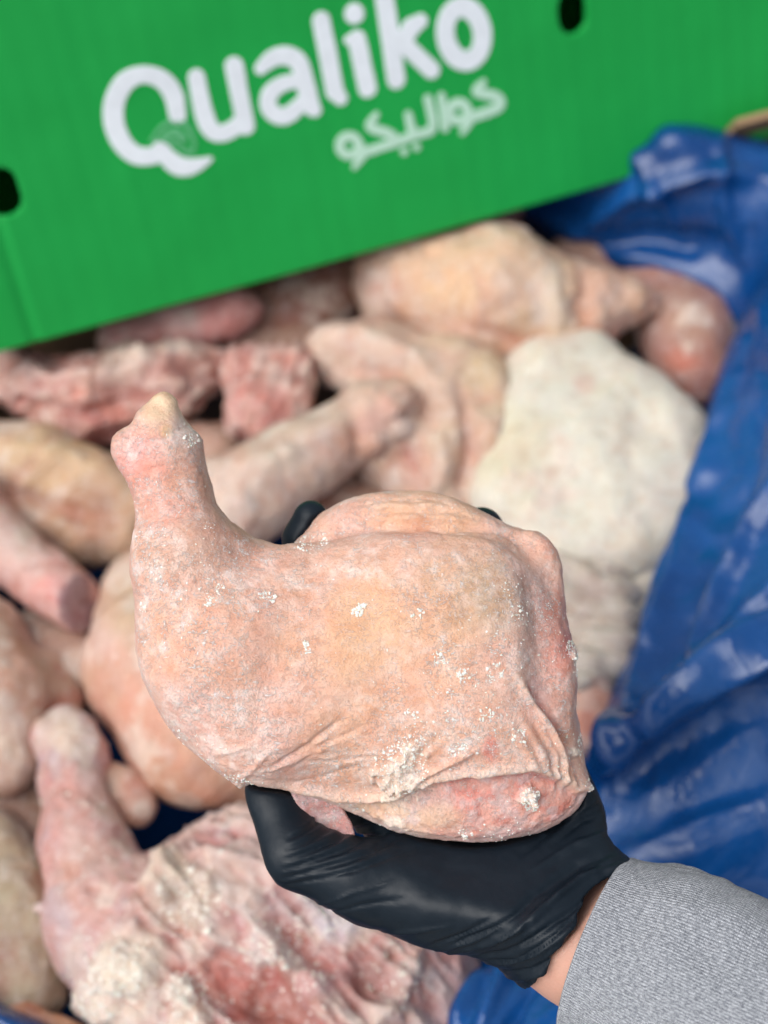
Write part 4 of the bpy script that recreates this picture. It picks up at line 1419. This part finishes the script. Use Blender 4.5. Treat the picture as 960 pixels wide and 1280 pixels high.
# ------------------------------------------------------------------ person: gloved hand, wrist, sleeve
person = empty('person', held_world(np.array([[720, 1165, 0.0]]))[0])
tag(person, "person's arm in grey knit sleeve and black glove, holding up a chicken leg", 'person')
g, lo, vx = grid_points((270, 600, -215), (860, 1300, 110), 3.0)
X, Y, Z = g[..., 0], g[..., 1], g[..., 2]


def chain(g, pts, k=10):
    e = None
    for a, b in zip(pts[:-1], pts[1:]):
        q = sd_cone(g, a[:3], a[3], b[:3], b[3])
        e = q if e is None else smin(e, q, k)
    return e


palm = chain(g, [(470, 1108, -8, 54), (560, 1105, -16, 84), (650, 1095, -20, 112), (724, 1158, -4, 98), (830, 1208, 4, 94)], 24)
palm = smin(palm, chain(g, [(690, 1040, -50, 70), (728, 1010, -60, 46)], 10), 30)
cutp = (Z - (Y - 1052) * 1.15 - 4) / 1.5
palm = smax(palm, cutp, 16)
hand = palm
pinky = chain(g, [(520, 1112, -4, 52), (440, 1095, 2, 46), (366, 1066, 0, 42), (338, 1005, -26, 37), (345, 940, -92, 33), (380, 890, -140, 29)], 14)
hand = smin(hand, pinky, 14)
for fin in ([(545, 1070, -60, 50), (430, 1000, -105, 38), (380, 890, -150, 33), (400, 800, -150, 29)],
            [(560, 1050, -80, 50), (470, 930, -145, 38), (412, 800, -165, 34), (376, 676, -92, 28), (384, 648, -84, 23)],
            [(600, 1040, -95, 50), (540, 910, -160, 38), (480, 780, -175, 34), (440, 660, -135, 29)],
            [(715, 1010, -70, 52), (675, 880, -135, 46), (640, 770, -150, 40), (610, 664, -118, 31)]):
    hand = smin(hand, chain(g, fin, 10), 12)
HSIL = [(290, 590), (800, 590), (735, 930), (742, 968), (756, 1002), (776, 1048), (800, 1084), (860, 1110), (860, 1300), (700, 1264), (650, 1239), (612, 1216), (562, 1192), (520, 1182), (470, 1171), (436, 1160), (402, 1143),
        (370, 1122), (346, 1104), (334, 1080), (318, 1036), (301, 990), (296, 950)]
hand = smax(hand, sd_poly2(X, Y, HSIL), 10)
# hollow under the meat, and the open cuff
gi = np.clip(np.round((g - np.array([118, 470, -150], np.float32)) / 2.7).astype(int), 0, np.array(held_sdf.shape) - 1)
ck = held_sdf[gi[..., 0], gi[..., 1], gi[..., 2]]
hand = smax(hand, -(ck - 4.0), 4)
wall_ = np.array([798.0, 1084.0]), np.array([650.0, 1239.0])
nl = np.array([wall_[1][1] - wall_[0][1], -(wall_[1][0] - wall_[0][0])])
nl /= np.linalg.norm(nl)
cuff = (X - wall_[0][0]) * nl[0] + (Y - wall_[0][1]) * nl[1] + 36 * np.sin((X - 650) / 148 * math.pi)
hand = smax(hand, cuff, 5)
v, f = surface_nets(hand.astype(np.float32), lo, vx)
v = smooth_verts(v, f, 2, 0.5)
n = vert_normals(v, f)
x, y, z = v[:, 0], v[:, 1], v[:, 2]
pn = v / 60.0
fr_ = smoothstep(-0.3, 0.2, n[:, 2])
disp = 2.2 * fbm(pn, 3, 3) + 0.7 * fbm(pn * 4, 3, 13)
for k_ in range(12):
    t_k = k_ / 11.0
    a_ = (352 + 14 * t_k, 1100 - 66 * t_k)
    disp += line([a_, (a_[0] + 34 + 60 * (1 - t_k), a_[1] - 14 - 10 * (1 - t_k)), (a_[0] + 60 + 110 * (1 - t_k), a_[1] - 34 - 10 * (1 - t_k))], 2.6, (2.6 if k_ % 2 else -3.0) * (0.6 + 0.6 * rng.random()), 3)
for (pl_, w_, h_) in (
        ([(560, 1185), (610, 1160), (660, 1120), (720, 1085), (792, 1072)], 5, 6), ([(575, 1195), (625, 1172), (680, 1130), (740, 1098), (796, 1084)], 5, -6),
        ([(600, 1205), (650, 1175), (700, 1135), (750, 1108)], 4, 5), ([(615, 1212), (660, 1188), (712, 1146), (760, 1110)], 4, -5),
        ([(625, 1222), (672, 1192), (720, 1152)], 4, 4), ([(545, 1180), (590, 1158), (625, 1130)], 4, 4), ([(535, 1172), (575, 1150), (610, 1125)], 4, -4),
        ([(600, 1150), (660, 1105), (720, 1075), (785, 1055)], 6, -4), ([(660, 1080), (715, 1055), (770, 1040)], 5, 4), ([(690, 1055), (730, 1030), (760, 1022)], 5, -4), ([(700, 1040), (735, 1015), (752, 1005)], 4, 4),
        ([(580, 1200), (640, 1180), (700, 1128), (770, 1090)], 3, -4), ([(650, 1065), (700, 1035), (748, 1012)], 4, -4), ([(590, 1165), (640, 1140), (690, 1105), (760, 1068)], 4, 4), ([(560, 1168), (600, 1145), (650, 1112)], 3, -4), ([(670, 1232), (715, 1190), (765, 1135)], 3, 3),
        ([(400, 1140), (450, 1120), (510, 1108)], 4, -2.5), ([(392, 1130), (440, 1104), (490, 1090)], 3, 2.5), ([(470, 1165), (520, 1150), (560, 1140)], 5, 2.5), ([(640, 1225), (690, 1180), (735, 1140)], 3, -4), ([(655, 1228), (705, 1180), (760, 1125)], 3, 3)):
    disp += line(pl_, w_ * 0.66, h_ * 1.0, 3)
v = v + n * disp[:, None]
glove = mesh_obj('glove', held_world(v), f, M_GLOVE, person)
glove['label'] = 'black nitrile glove'

# wrist
g, lo, vx = grid_points((640, 1060, -110), (1010, 1420, 130), 4.0)
wr_ = chain(g, [(660, 1140, -8, 78), (740, 1180, -4, 82), (840, 1220, 10, 88), (960, 1262, 40, 96)], 20)
cuf2 = (g[..., 0] - wall_[0][0]) * nl[0] + (g[..., 1] - wall_[0][1]) * nl[1]
wr_ = np.maximum(wr_, -(cuf2 + 22))
v, f = surface_nets(wr_.astype(np.float32), lo, vx)
v = smooth_verts(v, f, 2)
n = vert_normals(v, f)
mesh_obj('forearm', held_world(v + n * (1.5 * fbm(v / 50, 3, 9))[:, None]), f, M_WRIST, person)

# sleeve: a knitted tube with a turned edge
A0 = np.array([750.0, 1186.0, 0.0])
ax_ = np.array([0.94 * 0.917, 0.335 * 0.917, 0.398])
ax_ /= np.linalg.norm(ax_)
e1 = np.cross(ax_, (0, 0, 1.0))
e1 /= np.linalg.norm(e1)
e2 = np.cross(ax_, e1)
NA, NL = 220, 170
prof = []                                              # (along, radius)
for i in range(10):
    prof.append((30 - 30 * i / 9.0, 109.0))
for i in range(1, 9):
    a = math.pi * i / 9
    prof.append((-7 * math.sin(a), 109 + 5.5 * (1 - math.cos(a))))
for i in range(NL):
    t = i / (NL - 1)
    prof.append((t * 470, 120 + 16 * smoothstep(0, 0.2, t) + 10 * t))
prof = np.array(prof)
ang = np.linspace(0, 2 * math.pi, NA, endpoint=False)
PA, AA = np.meshgrid(prof[:, 0], ang, indexing='ij')
RR = np.repeat(prof[:, 1:2], NA, 1)
outer = np.arange(len(prof))[:, None] >= 18
pz_ = np.c_[(np.cos(AA) * 1.6).ravel(), (np.sin(AA) * 1.6).ravel(), (PA / 95).ravel()]
RR = RR + (outer * (15 * fbm(pz_ * 1.1, 3, 4).reshape(PA.shape) * smoothstep(0, 60, PA) + 1.0 * fbm(pz_ * 5, 3, 7).reshape(PA.shape)))
drape = 1.0 - 0.06 * np.sin(AA) ** 2
V = A0 + PA[..., None] * ax_ + (RR * drape)[..., None] * (np.cos(AA)[..., None] * e1 + np.sin(AA)[..., None] * e2)
V = V.reshape(-1, 3)
npf = len(prof)
ii, jj = np.meshgrid(np.arange(npf - 1), np.arange(NA), indexing='ij')
q0, q1 = (ii * NA + jj).ravel(), (ii * NA + (jj + 1) % NA).ravel()
sf = np.stack([q0, q0 + NA, q1 + NA, q1], 1)
uvs = np.c_[(AA / (2 * math.pi) * 189).ravel(), (np.cumsum(np.r_[0, np.hypot(*np.diff(prof, axis=0).T)])[:, None] * np.ones((1, NA)) * S * 1000).ravel()]
sleeve = mesh_obj('sleeve', held_world(V), sf, M_KNIT, person, uv=uvs)
sleeve['label'] = 'heather grey knit sleeve'
for o in bpy.data.objects:
    if '_o' in o:
        del o['_o']
